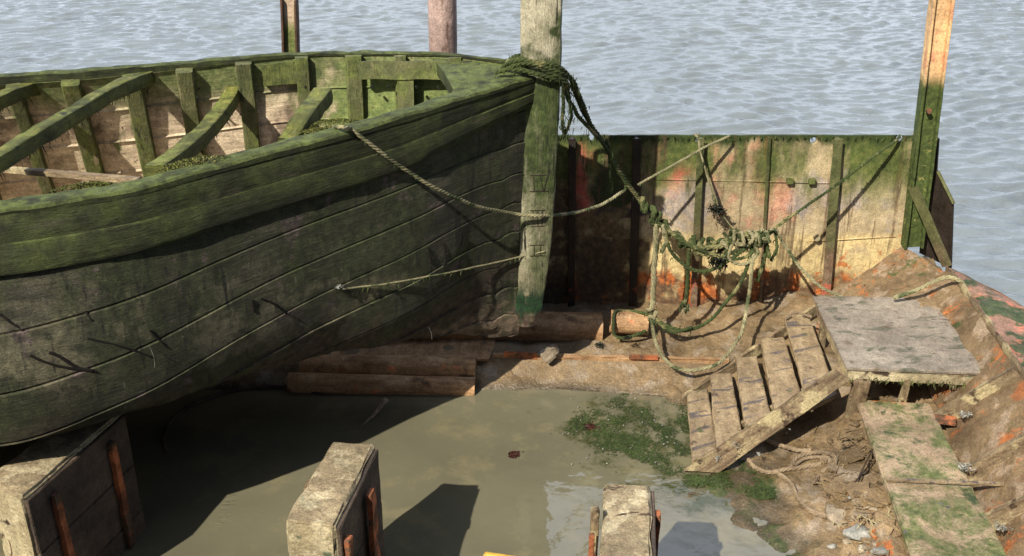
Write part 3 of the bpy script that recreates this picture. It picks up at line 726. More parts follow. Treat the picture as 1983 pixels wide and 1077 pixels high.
band(-1, .0, .30, .05).build('rubbing_strake', M['strake'], boat)
# capping rail on top
def capping(side, wid, th=.045):
    mb = MB(); vs = []; fs = []; uvs = []; us = US
    for u in us:
        c = cN(u) if side > 0 else cF(u)
        k = .35 + .65 * min(1, u / .7)
        for j, (a, b) in enumerate([(.06, -.03), (.062, .0), (.045, .015), (.0, .02), (-wid * .5, .022), (-wid * .95, .015), (-wid, -.005), (-wid, -th), (-wid * .5, -th)]):
            w = c[0] + side * (a if a > 0 else a * k); p = toW(u, w, c[1] + b)
            n1 = fbm(p, 6, 3, 2) * .018 + fbm(p, 22, 2, 5) * .008
            if 1 <= j <= 6: p.z += n1
            if j in (5, 6, 7): p += PW * side * fbm(p, 4, 3, 7) * .03
            vs.append(p)
    m = 9
    for i in range(len(us) - 1):
        for j in range(m):
            j2 = (j + 1) % m; q = [i * m + j, i * m + j2, (i + 1) * m + j2, (i + 1) * m + j]
            s = [(us[i], j * .04), (us[i], j * .04 + .04), (us[i + 1], j * .04 + .04), (us[i + 1], j * .04)]
            if side < 0: q.reverse(); s.reverse()
            fs.append(q); uvs.append(s)
    mb.add(vs, fs, uvs); return mb
capping(1, .13).build('capping_rail', M['strake'], boat)
capping(-1, .07).build('capping_rail', M['strake'], boat)
# transom far off the left
mb = MB(); s1 = section(7.0, 1, 24); s2 = section(7.0, -1, 24)
vs = [toW(6.99, p.x, p.y) for p in s1] + [toW(6.99, p.x, p.y) for p in s2]
fs = [(i, i + 1, 24 + i + 1, 24 + i) for i in range(23)]
mb.add(vs, fs); mb.build('transom', M['hull'], boat)
# bottom boards inside
mb = MB()
for i in range(1, 100, 3):
    u0, u1 = US[i], US[min(i + 3, 110)]
vs = []; fs = []
us = [.9 + 6.0 * i / 40 for i in range(41)]
for u in us:
    b = cB(u); vs += [toW(u, b[0] * .9 - .08, b[1] + .1), toW(u, 0, zk(u) + .35), toW(u, -b[0] * .9 + .08, b[1] + .1)]
for i in range(40):
    for j in range(2): fs.append((i * 3 + j, i * 3 + j + 1, i * 3 + j + 4, i * 3 + j + 3))
mb.add(vs, fs); mb.build('bottom_boards', M['inside'], boat)
# frames (ribs)
def frame(u, side, wid, dep, t1=.62, mat='frame', top=0.0):
    mb = MB(); sec = section(u, side, 41); n = int(40 * t1); vs = []; fs = []; uvs = []; L = 0
    for i in range(n + 1):
        q = sec[i]; d = (sec[i + 1] - sec[max(i - 1, 0)]).normalized(); nr = Vector((-d.y, d.x, 0)) * side
        if i == 0: q = q - d * -top
        if i: L += (sec[i] - sec[i - 1]).length
        for (a, b) in [(-.5, -.075), (-.5, -.06 - dep), (-.42, -.075 - dep), (0, -.078 - dep), (.42, -.075 - dep), (.5, -.06 - dep), (.5, -.075)]:
            o = q + nr * b; p = toW(u + a * wid, o.x, o.y); p += Vector((fbm(p, 5, 3, u), fbm(p, 5, 3, u + 3), 0)) * .007; vs.append(p)
    m = 7
    for i in range(n):
        for j in range(m - 1):
            q = [i * m + j, i * m + j + 1, (i + 1) * m + j + 1, (i + 1) * m + j]
            if side > 0: q.reverse()
            fs.append(q); uvs.append([(i * .04, j * .05)] * 4)
    fs.append(list(range(m))); uvs.append([(0, 0)] * m)
    mb.add(vs, fs, uvs); return mb.build('frame', M[mat], boat)
def uat(px, py=200):
    # u of far inner side at photo column px
    best = None
    for k in range(10, 560):
        u = k * .01; s = section(u, -1, 41)[9]; p = toW(u, s.x + .16, s.y); d = p - Vector((0, 0, HC))
        x = CX + F * d.x / (d.y * cT - d.z * sT)
        if best is None or abs(x - px) < best[0]: best = (abs(x - px), u)
    return best[1]
for px, w in [(72, 25), (176, 34), (284, 34), (379, 32), (487, 32), (596, 26), (692, 32), (781, 22), (884, 24)]:
    u = uat(px); frame(u, -1, w * .0040, .085)
u = uat(72)
for k in range(1, 6): frame(u + .45 * k, -1, .14, .12)
for k in range(13): frame(.6 + .45 * k, 1, .13, .10)
# clamp board along the far side near the bow, inside the frames
def clamp(side, u0, u1, g0, g1, off, th=.04, name='shelf_clamp', mat='frame'):
    mb = MB(); vs = []; fs = []; uvs = []; n = 40
    for i in range(n + 1):
        u = u0 + (u1 - u0) * i / n; sec = section(u, side, 61); g = [0]
        for k in range(1, 61): g.append(g[-1] + (sec[k] - sec[k - 1]).length)
        for (x, o) in [(g0, off), (g0, off + th), (g1, off + th), (g1, off)]:
            k = 0
            while k < 58 and g[k + 1] < x: k += 1
            q = sec[k].lerp(sec[k + 1], (x - g[k]) / (g[k + 1] - g[k])); d = (sec[k + 1] - sec[k]).normalized(); nr = Vector((-d.y, d.x, 0)) * side
            q = q - nr * o; p = toW(u, q.x, q.y); p += Vector((0, 0, fbm(p, 5, 3, 3))) * .012; vs.append(p)
    for i in range(n):
        for j in range(4):
            j2 = (j + 1) % 4; q = [i * 4 + j, i * 4 + j2, (i + 1) * 4 + j2, (i + 1) * 4 + j]
            if side < 0: q.reverse()
            fs.append(q); uvs.append([(i * .06, j * .1)] * 4)
    fs.append([0, 1, 2, 3]); uvs.append([(0, 0)] * 4); fs.append([n * 4 + 3, n * 4 + 2, n * 4 + 1, n * 4]); uvs.append([(0, 0)] * 4)
    mb.add(vs, fs, uvs); return mb.build(name, M[mat], boat)
clamp(-1, .15, uat(700), .03, .17, .205, .04)
clamp(-1, uat(880), uat(700), .17, .30, .0, .02) if False else None
clamp(-1, uat(590), uat(520), .03, .20, .10, .05)
clamp(-1, uat(770), uat(800), .17, .60, .18, .05, 'post_board')
# holes plugs in the clamp (bolt heads)
for px, py in [(720, 121), (752, 124), (808, 127), (848, 131), (911, 138), (591, 126), (383, 140)]:
    best = None
    for k in range(10, 300):
        u = k * .01; s = section(u, -1, 61); q = s[4]; p = toW(u, q.x + .262, q.y - .02); d = p - Vector((0, 0, HC)); x = CX + F * d.x / (d.y * cT - d.z * sT)
        if best is None or abs(x - px) < best[0]: best = (abs(x - px), p)
    if best[0] < 10:
        MB().tube([best[1] + PW * -.03, best[1] + PW * .012], .011, 8).build('bolt', M['darkweed'], boat)
# deck beams
def mossbeam(path, w, h, seed, nm='deck_beam', fz=160):
    mb = MB(); mb.beam(path, w, h, n=40, amp=.02)
    o = mb.build(nm, M['beam'], boat)
    low = [Vector(p) + Vector((0, 0, -h * .45)) for p in path]
    MB().fuzz(low, fz, .07, .02, .003, 1, seed).build('hanging_weed', M['darkweed'], o)
mossbeam([PX(-120, 262, -3.95), PX(0, 195, -3.8), PX(80, 166, -3.7), PX(152, 147, -3.55)], .10, .10, 1)
mossbeam([PX(-60, 345, -3.15), PX(0, 310, -3.12), PX(70, 266, -3.08), PX(150, 218, -3.02), PX(230, 172, -2.95), PX(306, 143, -2.86)], .11, .10, 2)
mossbeam([PX(300, 335, -2.25), PX(345, 303, -2.25), PX(395, 258, -2.25), PX(433, 212, -2.25), PX(457, 168, -2.27), PX(470, 122, -2.25)], .12, .10, 3)
mossbeam([G(560, 282, 2.6), PX(590, 232, -1.42), PX(626, 186, -1.38)], .13, .11, 4, fz=60)
# planks leaning across, moss clumps on the rail
MB().bar(G(-60, 322, 2.52), G(270, 350, 2.56), .06, .035, amp=.006).build('cross_batten', M['mudwood'], boat)
for i, (px, py, z, r) in enumerate([(400, 312, 2.66, .09), (370, 322, 2.65, .07), (170, 362, 2.62, .08), (650, 236, 2.7, .07), (620, 250, 2.7, .05), (185, 358, 2.62, .05)]):
    c = G(px, py, z); mb = MB(); R = random.Random(i)
    for k in range(700):
        a = R.uniform(0, 6.28); d = R.random() ** .5 * r * 1.6; h = (1 - (d / (r * 1.6)) ** 2) * r * .55
        p = c + AX * math.cos(a) * d * 1.8 + PW * math.sin(a) * d * .6 + Vector((0, 0, h - .02)); s = .007
        e = Vector((R.gauss(0, 1), R.gauss(0, 1), R.gauss(0, 1))).normalized() * s; f2 = Vector((R.gauss(0, 1), R.gauss(0, 1), R.gauss(0, 1))).normalized() * s
        mb.add([p - e, p + f2, p + e, p - f2], [(0, 1, 2, 3)])
    mb.build('moss_clump', M['beam'], boat)
# stem post with draught marks
mb = MB()
SY = 7.70
st = [((1008, -18), (1087, -18)), ((1009, 118), (1084, 125)), ((1014, 300), (1077, 300)), ((1007, 480), (1066, 480)), ((1002, 560), (1054, 566)), ((998, 606), (1046, 604)), ((1000, 630), (1028, 632))]
def cor(l, r, y0, y1): return [Q(*l, y0), Q(*r, y0), Q(*l, y1), Q(*r, y1)]
vs = []; fs = []; uvs = []
rows = []
for i in range(len(st) - 1):
    nn = 10
    for k in range(nn + (1 if i == len(st) - 2 else 0)):
        t = k / nn; l = [st[i][0][q] * (1 - t) + st[i + 1][0][q] * t for q in (0, 1)]; r = [st[i][1][q] * (1 - t) + st[i + 1][1][q] * t for q in (0, 1)]
        rows.append((l, r))
for l, r in rows:
    A, B = Q(*l, SY - .07), Q(*r, SY - .07); C, D = B + Vector((0.02, .22, 0)), A + Vector((0, .22, 0))
    ring = [A, A.lerp(B, .1) + Vector((0, -.012, 0)), A.lerp(B, .5) + Vector((0, -.014, 0)), B.lerp(A, .1) + Vector((0, -.012, 0)), B, B.lerp(C, .5), C, D, D.lerp(A, .5)]
    for j, p in enumerate(ring):
        low = max(0, (560 - 0) and (l[1] - 540) / 80) if l[1] > 540 else 0
        vs.append(p + Vector((fbm(p, 7, 3, 1), fbm(p, 7, 3, 4), 0)) * (.012 + .03 * low))
m = 9; R_ = len(rows)
for i in range(R_ - 1):
    for j in range(m):
        j2 = (j + 1) % m; fs.append([i * m + j, (i + 1) * m + j, (i + 1) * m + j2, i * m + j2]); uvs.append([(i * .05, j * .05)] * 4)
fs.append(list(range(m))); uvs.append([(0, 0)] * m); fs.append([(R_ - 1) * m + k for k in reversed(range(m))]); uvs.append([(0, 0)] * m)
mb.add(vs, fs, uvs); stem = mb.build('stem_post', M['stem'], boat)
# incised draught marks: roman strokes like the photograph's
def numeral(strokes):
    mk = MB()
    for (a, b) in strokes:
        A, B = onst(*a), onst(*b); mk.bar(A, B, .005, .004, up=(0, 0, 1) if abs(A.z - B.z) < .05 else (1, 0, 0), n=(2, 1, 1), r=0)
    mk.build('draught_mark', M['darkrib'], boat)
def onst(px, py): return Q(px, py, SY - .085)
numeral([((1026, 340), (1062, 339)), ((1026, 371), (1062, 370)), ((1046, 341), (1052, 370)), ((1060, 341), (1053, 370)), ((1033, 342), (1034, 370))])
numeral([((1026, 408), (1055, 407)), ((1026, 439), (1055, 438))] + [((x, 409), (x, 438)) for x in (1032, 1041, 1050)])
numeral([((1026, 475), (1055, 474)), ((1026, 496), (1055, 495))] + [((x, 477), (x, 496)) for x in (1034, 1046)])
# keel timber and forefoot
mb = MB(); mb.beam([toW(.22, 0, .72), toW(.6, 0, .76), toW(1.2, 0, .84), toW(3, 0, .88), toW(6.8, 0, .9)], .12, .10, n=50, amp=.02); mb.build('keel', M['mudwood'], boat)
# breast hook at the bow
mb = MB()
vs = []; fs = []
us = [.05 + .6 * i / 10 for i in range(11)]
for u in us:
    a = cN(u); b = cF(u)
    vs += [toW(u, a[0] - .03, a[1] - .01), toW(u, (a[0] + b[0]) / 2, (a[1] + b[1]) / 2 + .02), toW(u, b[0] + .03, b[1] - .01)]
k3 = len(vs); vs += [Vector(v) - Vector((0, 0, .1)) for v in vs]
for i in range(10):
    for j in range(2):
        fs.append((i * 3 + j, i * 3 + j + 1, i * 3 + j + 4, i * 3 + j + 3)); fs.append((k3 + i * 3 + j, k3 + i * 3 + j + 3, k3 + i * 3 + j + 4, k3 + i * 3 + j + 1))
fs.append((30, 31, k3 + 31, k3 + 30)); fs.append((31, 32, k3 + 32, k3 + 31))
mb.add(vs, fs); mb.build('breasthook', M['strake'], boat)

from mathutils.bvhtree import BVHTree
_v = []; _f = []
for _o in [o for o in boat.children if o.name.split('.')[0] in ('hull_side', 'rubbing_strake', 'capping_rail', 'stem_post')]:
    _b = len(_v); _v += [tuple(v.co + boat.location) for v in _o.data.vertices]; _f += [tuple(_b + i for i in p.vertices) for p in _o.data.polygons]
HB = BVHTree.FromPolygons(_v, _f)
def onhull(px, py, gap=.015):
    r = ray(px, py).normalized(); h = HB.ray_cast(Vector((0, 0, HC)), r)
    return h[0] - r * gap
CR = [([(0, 608), (18, 622), (46, 640)], .009), ([(58, 688), (90, 702), (130, 712), (185, 720)], .009), ([(95, 682), (115, 690), (150, 712), (178, 718)], .011), ([(505, 578), (530, 588), (555, 608)], .008),
      ([(488, 580), (491, 604)], .007), ([(165, 602), (178, 622)], .007), ([(860, 470), (862, 500), (858, 520)], .005), ([(830, 480), (836, 512)], .006), ([(900, 458), (896, 480)], .004), ([(290, 640), (322, 672)], .007), ([(170, 655), (240, 672), (290, 690)], .008)]
for pts, w in CR:
    P = [onhull(px, py, 0) for px, py in pts]; mb = MB(); mb.tube(spline(P, 14), w, 6, True, .004, 30); mb.build('plank_crack', M['crackm'], boat)
mb = MB(); R = random.Random(5)
for px, py, l in [(290, 672, .14), (830, 634, .1)]:
    p = onhull(px, py, .01); e = p + Vector((R.uniform(-.03, .04), -.01, -l)); mb.tube(spline([p, p.lerp(e, .5) + Vector((.01, 0, 0)), e], 6), .0013, 4)
o_ = mb.build('hanging_thread', M['shell'], boat); o_['kind'] = 'stuff'
# ---------------------------------------------------------------- STEEL WALL
WY = 9.0
wx0, wx1 = -6.0, Q(1772, 400, WY).x
zt = 1.925
wall = thing('steel_wall', 'rusty painted steel wall with green algae along its top, behind the knotted ropes', 'wall', (1.8, WY, 0))
mb = MB(); n1, n2 = 190, 40; vs = []; fs = []
for s in (0, 1):
    for j in range(n2 + 1):
        for i in range(n1 + 1):
            x = wx0 + (wx1 - wx0) * i / n1; z = -.3 + (zt + .3) * j / n2
            y = WY + .012 * fbm((x, 0, z), 1.3, 2) + (.03 if s else 0)
            zz = z - (.012 * abs(noise.noise(Vector((x * 6, 1, 1)))) if j == n2 else 0)
            vs.append((x, y, zz))
W_ = n1 + 1; H_ = (n1 + 1) * (n2 + 1)
for j in range(n2):
    for i in range(n1):
        a = j * W_ + i; fs.append((a, a + 1, a + W_ + 1, a + W_)); fs.append((H_ + a, H_ + a + W_, H_ + a + W_ + 1, H_ + a + 1))
for i in range(n1): a = n2 * W_ + i; fs.append((a, a + 1, H_ + a + 1, H_ + a)); b = i; fs.append((b + 1, b, H_ + b, H_ + b + 1))
for j in range(n2): a = j * W_; fs.append((a, a + W_, H_ + a + W_, H_ + a)); b = a + n1; fs.append((b, H_ + b, H_ + b + W_, b + W_))
mb.add(vs, fs); plate = mb.build('plate', M['wall'], wall)
holes = []
for px, py, r in [(1146, 267, .03), (1575, 272, .03), (1742, 268, .033), (1352, 272, .025)]:
    p = Q(px, py, WY); c = MB().tube([p + Vector((0, -.15, 0)), p + Vector((0, .2, 0))], r, 16); holes.append(c)
cut = MB()
for c in holes: cut.add([Vector(v) for v in c.v], c.f)
co = cut.build('cutter', M['wall'], None)
md = plate.modifiers.new('holes', 'BOOLEAN'); md.object = co; md.operation = 'DIFFERENCE'; md.solver = 'EXACT'
bpy.context.view_layer.update()
dg = bpy.context.evaluated_depsgraph_get(); nm = bpy.data.meshes.new_from_object(plate.evaluated_get(dg))
plate.modifiers.clear(); plate.data = nm; bpy.data.objects.remove(co, do_unlink=True)
def rib(pt, pb, w, dep, mat='rib'):
    a, b = Q(*pt, WY - dep / 2), Q(*pb, WY - dep / 2)
    a.z = min(a.z, zt - .01); b.z = .1
    mb = MB(); mb.bar(a, b, w, dep, up=(0, 1, 0), amp=.004); mb.bar(a + Vector((0, -dep / 2, 0)), b + Vector((0, -dep / 2, 0)), w * 2.2, .012, up=(0, 1, 0), amp=.003)
    mb.build('stiffener', M[mat], wall)
rib((1108, 262), (1106, 600), .03, .07, 'darkrib'); rib((1233, 262), (1225, 600), .035, .07, 'darkrib'); rib((1357, 262), (1342, 600), .03, .06)
rib((1490, 262), (1472, 600), .014, .025); rib((1622, 262), (1596, 600), .04, .07)
MB().bar(Q(1078, 343, WY - .004), Q(1625, 355, WY - .004), .012, .014, up=(0, 0, 1), amp=.004).build('weld_seam', M['wall'], wall)
MB().bar(Q(1560, 468, WY - .004), Q(1735, 458, WY - .004), .012, .012, up=(0, 0, 1), amp=.004).build('weld_seam', M['wall'], wall)
for px, py in [(1530, 351), (1572, 351)]:
    p = Q(px, py, WY - .02); MB().bar(p + Vector((-.03, 0, 0)), p + Vector((.03, 0, 0)), .05, .05, up=(0, 0, 1), n=(2, 2, 2), amp=.01).build('cleat', M['frame'], wall)
p = Q(1580, 458, WY - .015); MB().tube([p, p + Vector((0, -.05, 0))], .03, 12).build('bolt', M['conc'], wall)
# green drooping weed along the top edge
mb = MB(); mb.fuzz([Vector((-.1, WY - .012, zt - .01)), Vector((wx1, WY - .012, zt - .01))], 420, .045, .004, .004, 1, 3); mb.build('weed_fringe', M['weed'], wall)
# wing plate at the right end
mb = MB(); poly = [Q(1802, 262, 8.98), Q(1818, 270, 8.93), Q(1814, 330, 8.92), Q(1846, 395, 8.72), Q(1842, 520, 8.66), Q(1780, 490, 8.98)]
n = len(poly); vs = [Vector(p) for p in poly] + [Vector(p) + Vector((.02, .03, 0)) for p in poly]
fs = [list(range(n)), [n + k for k in reversed(range(n))]] + [(k, n + k, n + (k + 1) % n, (k + 1) % n) for k in range(n)]
mb.add(vs, fs); mb.build('wing_plate', M['darkrib'], wall, smooth=False)
MB().bar(Q(1808, 270, 8.9), Q(1786, 470, 8.9), .02, .05, up=(0, 1, 0), amp=.003).build('wing_flange', M['rib'], wall)
MB().bar(Q(1816, 332, 8.9), Q(1847, 395, 8.7), .03, .02, up=(0, 1, 0)).build('wing_edge', M['rib'], wall)
mb = MB(); mb.bar(Q(1768, 362, 8.8), Q(1834, 516, 8.55), .10, .025, up=(.6, .6, .3), amp=.006); mb.build('brace', M['rib'], wall)

# corner post (I section)
def ipost(name, pts, w, dep, mat, label, mrim=None):
    a, b = pts; o = thing(name, label, 'post', (b.x, b.y, 0)); up = (0, 1, 0)
    mb = MB(); mb.bar(a, b, w * .9, .02, up=up, n=(30, 2, 1), amp=.004); mb.build('web', M[mat], o)
    d = (b - a).normalized(); sd = d.cross(Vector((0, 1, 0))).normalized()
    for s in (-1, 1):
        MB().bar(a + sd * s * w / 2, b + sd * s * w / 2, .022, dep, up=up, n=(30, 1, 2), amp=.004).build('flange', M[mrim or mat], o)
    return o
cp = ipost('steel_post', (Q(1827, -25, 8.86), Q(1766, 478, 8.86)), .155, .12, 'post', 'tall steel post, yellow above and green below, at the right end of the wall')
p = Q(1797, 214, 8.82); MB().tube([p, p + Vector((0, -.04, 0))], .022, 8).build('bolt', M['rust'], cp)
ip = ipost('steel_post', (Q(560, -2, 9.15), Q(572, 330, 9.15)), .12, .11, 'ipost', 'short channel steel post with brown flanges, leftmost post behind the boat', 'ipostrim')
mb = MB(); a, b = Q(562, -20, 9.15), Q(560, 2, 9.15)
pp = MB(); pa, pb = Q(856, -30, 9.15), Q(862, 330, 9.15)
pp.tube(spline([pa, pb], 30), .125, 32, True, .004); tag(pp.build('round_pile', M['ppost'], None, ang=50, loc=(pb.x, pb.y, 0)), 'thick round pinkish pile rising behind the boat', 'pile')

# ---------------------------------------------------------------- BARGE SIDE (right)
barge = thing('sunken_barge', 'mud-filled rusty barge side with deck edge along the right of the picture', 'barge', (3.8, 6.5, 0))
low = [Vector((3.45, 8.35, .55)), Vector((3.42, 7.6, .40)), Vector((3.34, 6.9, .34)), Vector((3.25, 6.2, .32)), Vector((3.15, 5.4, .31)), Vector((3.05, 4.6, .3)), Vector((2.9, 3.2, .3))]
coam = [Vector((3.86, 8.35, .88)), Vector((3.83, 7.9, .90)), Vector((3.75, 7.0, .90)), Vector((3.68, 6.35, .92)), Vector((3.66, 5.6, .94)), Vector((3.62, 4.8, .95)), Vector((3.5, 3.2, .97))]
outer = [Vector((3.93, 8.42, .87)), Vector((4.16, 7.95, .86)), Vector((4.40, 7.4, .84)), Vector((4.75, 6.6, .82)), Vector((5.05, 5.8, .8)), Vector((5.3, 5.0, .8)), Vector((5.5, 3.2, .8))]
outlow = [p + Vector((.2, .15, -3.2)) for p in outer]
def loft(a, b, n, m, amp, sc, seed, bulge=0):
    A, B = spline(a, n), spline(b, n); mb = MB(); vs = []; fs = []
    for i in range(n):
        for j in range(m):
            t = j / (m - 1); p = A[i].lerp(B[i], t); p.z += fbm(p, sc, 4, seed) * amp + bulge * math.sin(t * math.pi)
            vs.append(p)
    for i in range(n - 1):
        for j in range(m - 1): fs.append((i * m + j, i * m + j + 1, (i + 1) * m + j + 1, (i + 1) * m + j))
    return mb.add(vs, fs)
loft(low, coam, 120, 18, .05, 4, 3, .02).build('side_plating', M['rustplate'], barge)
loft(coam, outer, 120, 20, .035, 5, 6, .02).build('deck', M['deck'], barge)
loft(outer, outlow, 60, 8, .02, 3, 9).build('outer_plating', M['rustplate'], barge)
mb = MB(); mb.beam([p + Vector((0, 0, .01)) for p in coam], .02, .06, n=80, amp=.03, sc=7); mb.build('coaming', M['mudwood'], barge)
for t in (.32, .46, .57, .70, .82):
    A, B = spline(low, 101), spline(coam, 101); i = int(t * 100); a, b = A[i], B[min(100, i + 4)]
    mb = MB(); mb.bar(a + Vector((-.03, 0, .03)), b + Vector((.0, 0, -.02)), .055, .16, up=(0, 0, 1), amp=.02, sc=5); mb.build('frame', M['mudwood'], barge)
# sloping corner plate below the post
mb = MB(); a, b, c, d = Q(1748, 474, 8.9), Q(1600, 578, 8.75), G(1850, 580, .80), G(1842, 532, .86)
c8 = [b, c, a, d]; c8 = [v - Vector((0, 0, .05)) for v in c8] + c8
mb.hexa(c8, (16, 12, 1), .006, .03, 4); mb.build('corner_plate', M['rustplate'], barge)

# ---------------------------------------------------------------- PLATFORM, SLATS, WALKWAY, DIAGONAL TIMBER
def slab(name, cs, th, m, n, amp=.01, sc=4, r=.008, parent=None, lab=None, cat=None, grp=None):
    """cs: 4 top corners back-left, back-right, front-left, front-right"""
    bl, br, fl, fr = cs; top = [bl, fl, br, fr]; bot = [p - Vector((0, 0, th)) for p in top]
    mb = MB(); mb.hexa(bot + top, n, r, amp, sc); o = mb.build(name, m, parent)
    if lab: tag(o, lab, cat, grp)
    return o
plat = thing('board_platform', 'large square grey sheet laid flat as a platform above the slats', 'platform', (3.2, 7.5, .3))
slab('sheet', [G(1574, 573, .72), G(1842, 577, .72), G(1640, 712, .70), G(1930, 722, .71)], .03, M['sheet'], (24, 24, 1), .006, 3, .006, plat)
fl, fr = G(1640, 712, .70), G(1930, 722, .71)
mb = MB(); mb.bar(fl + Vector((.02, .04, -.07)), fr + Vector((-.12, .04, -.08)), .07, .08, amp=.02); edge = mb.build('front_beam', M['conc'], plat)
mb = MB(); mb.fuzz([fl + Vector((.05, .0, -.09)), fr + Vector((-.15, .0, -.1))], 150, .05, .010, .004, 1, 9); mb.build('weed_fringe', M['frame'], edge)
bl, br = G(1574, 573, .72), G(1842, 577, .72)
MB().bar(bl + Vector((.05, -.05, -.08)), fl + Vector((.05, .08, -.08)), .06, .09, amp=.01).build('side_beam', M['mudwood'], plat)
MB().bar(br + Vector((-.05, -.05, -.08)), fr + Vector((-.15, .08, -.08)), .06, .09, amp=.01).build('side_beam', M['mudwood'], plat)
for px, py, w in [(1668, 738, .13), (1758, 735, .05)]:
    p = G(px, py, .62); MB().bar(p, p + Vector((0, .05, -.42)), w, .04, up=(0, 1, 0), amp=.015).build('leg', M['mudwood'], plat)
p = bl + Vector((.1, -.1, -.1)); MB().bar(p, p + Vector((0, 0, -.4)), .06, .06, up=(0, 1, 0), amp=.01).build('leg', M['mudwood'], plat)
p = br + Vector((-.1, -.1, -.1)); MB().bar(p, p + Vector((0, 0, -.3)), .06, .06, up=(0, 1, 0), amp=.01).build('leg', M['mudwood'], plat)

slt = thing('slatted_ramp', 'ramp of five wide muddy slats climbing right towards the square sheet platform', 'ramp', (1.9, 7.3, 0))
SL = [((1330, 758), (1374, 752), (1340, 890), (1396, 872), .12, .07), ((1375, 724), (1420, 721), (1386, 868), (1446, 846), .20, .13), ((1423, 691), (1470, 689), (1446, 838), (1502, 812), .30, .22),
      ((1473, 655), (1522, 652), (1504, 815), (1568, 790), .40, .32), ((1520, 614), (1572, 612), (1566, 790), (1628, 760), .50, .42)]
for a, b, c, d, z0, z1 in SL:
    b = (b[0] - 4, b[1]); d = (d[0] - 6, d[1] + 3)
    slab('slat', [G(*a, z0), G(*b, z0 + .01), G(*c, z1), G(*d, z1 + .01)],   .045, M['slat'], (16, 5, 1), .013, 5, .008, slt)
A, B = G(1322, 768, .06), G(1570, 590, .50)
MB().bar(A + Vector((0, -.02, -.03)), B + Vector((.05, 0, -.05)), .04, .10, amp=.015).build('stringer', M['mudwood'], slt)
A, B = G(1345, 880, .02), G(1620, 735, .34)
MB().bar(A + Vector((.02, .1, -.05)), B + Vector((0, .1, -.05)), .04, .10, amp=.015).build('stringer', M['mudwood'], slt)
MB().rope([G(1522, 618, .52), G(1540, 606, .55), G(1572, 614, .55)], .012).build('strap', M['rope_m'], slt)

# diagonal timber
mb = MB(); lo, hi = G(1322, 913, .03), G(1618, 716, .76); d = (hi - lo)
up1 = G(1392, 916, .02); hi2 = G(1648, 736, .70)
c8 = [lo + Vector((0, .03, 0)), hi + Vector((0, .03, 0)), up1 + Vector((0, .03, 0)), hi2 + Vector((0, .03, 0))]
c8 = [v + Vector((.02, .05, -.035)) for v in c8] + [v - Vector((0, .03, 0)) for v in c8]
mb.hexa(c8, (30, 5, 1), .006, .014, 6); dt = mb.build('diagonal_board', M['mudwood'], None)
tag(dt, 'thick muddy board leaning diagonally from the pool to the corner of the square sheet', 'board')
sh = MB()
def clump(mb, c, r, n, s, seed, flat=.6):
    R = random.Random(seed)
    for k in range(n):
        p = Vector(c) + Vector((R.gauss(0, 1), R.gauss(0, 1), R.gauss(0, 1) * flat)) * r * .5
        e = Vector((R.gauss(0, 1), R.gauss(0, 1), R.gauss(0, 1))).normalized() * s * R.uniform(.5, 1.4); f2 = e.cross(Vector((R.gauss(0, 1), R.gauss(0, 1), R.gauss(0, 1)))).normalized() * s * .6
        mb.add([p - e, p + f2, p + e, p - f2], [(0, 1, 2, 3)])
    return mb
for k, (px, py, z) in enumerate([(1424, 862, .25), (1470, 848, .2), (1470, 880, .12), (1515, 828, .3), (1390, 886, .12)]):
    clump(sh, G(px, py, z + .02), .03, 16, .010, k)
sh.build('barnacle_cluster', M['shell'], dt)

# walkway board
wk = slab('walkway_board', [G(1660, 774, .42), G(1800, 780, .43), G(1778, 1110, .44), G(1968, 1110, .45)], .05, M['walk'], (50, 14, 1), .016, 3, .01, None, 'long pink-brown walkway board blotched with green algae along the barge side', 'board')
mb = MB(); mb.bar(G(1716, 929, .45), G(1945, 938, .50), .03, .02, amp=.004, n=(20, 1, 1)); tag(mb.build('thin_batten', M['slat'], None), 'thin wooden batten lying across the algae-blotched walkway board', 'batten')
mb = MB(); mb.bar(G(1808, 812, .42), G(1850, 816, .44), .08, .04, amp=.03); tag(mb.build('rust_flake', M['rust'], None), 'bright orange rusted steel offcut beside the top of the walkway board', 'scrap metal')
mb = MB(); mb.bar(G(1700, 800, .3), G(1850, 1150, .3), .05, .24, amp=.02, n=(30, 1, 3)); mb = None

# ---------------------------------------------------------------- PIPES, LEDGE, PLATE
def pipe(px0, py0, px1, py1, Y0, Y1, r, label, grp=None, th=.012):
    a, b = Q(px0, py0, Y0), Q(px1, py1, Y1); mb = MB(); mb.pipe(a, b, r, th); tag(mb.build('steel_pipe', M['pipe'], None, ang=50, loc=((a + b) / 2)), label, 'pipe', grp)
GP = 'rusty pipes lying on the barge floor'
pipe(560, 622, 1164, 636, 8.42, 8.50, .145, 'large muddy pipe emerging behind the foot of the stem', GP)
pipe(1182, 622, 1254, 627, 8.46, 8.44, .105, 'sunlit muddy pipe end with green rope looped round it, next to the wall', GP)
pipe(585, 712, 922, 714, 7.96, 7.92, .115, 'upper one of the two brown pipes stacked under the hull', GP)
pipe(560, 742, 920, 751, 7.80, 7.76, .095, 'lower one of the two brown pipes stacked under the hull, at the water edge', GP)
slab('steel_plate', [Q(640, 648, 8.4), Q(960, 655, 8.35), Q(640, 702, 8.05), Q(948, 696, 8.03)], .02, M['pipe'], (12, 6, 1), .01, 4, .004, None, 'dark rusty steel plate with an orange patch lying above the two stacked pipes', 'steel plate')
MB().bar(Q(945, 700, 8.02), Q(955, 735, 7.95), .06, .05, up=(0, 1, 0), amp=.015).build('x', M['rust'], None)
bpy.data.objects.remove(bpy.data.objects['x'], do_unlink=True)
led = thing('ledge_beam', 'rusty steel ledge beam edging the mud floor above the pool, with orange patches', 'beam', (1.0, 8.0, 0))
a, b = Q(955, 690, 8.05), Q(1412, 700, 8.0)
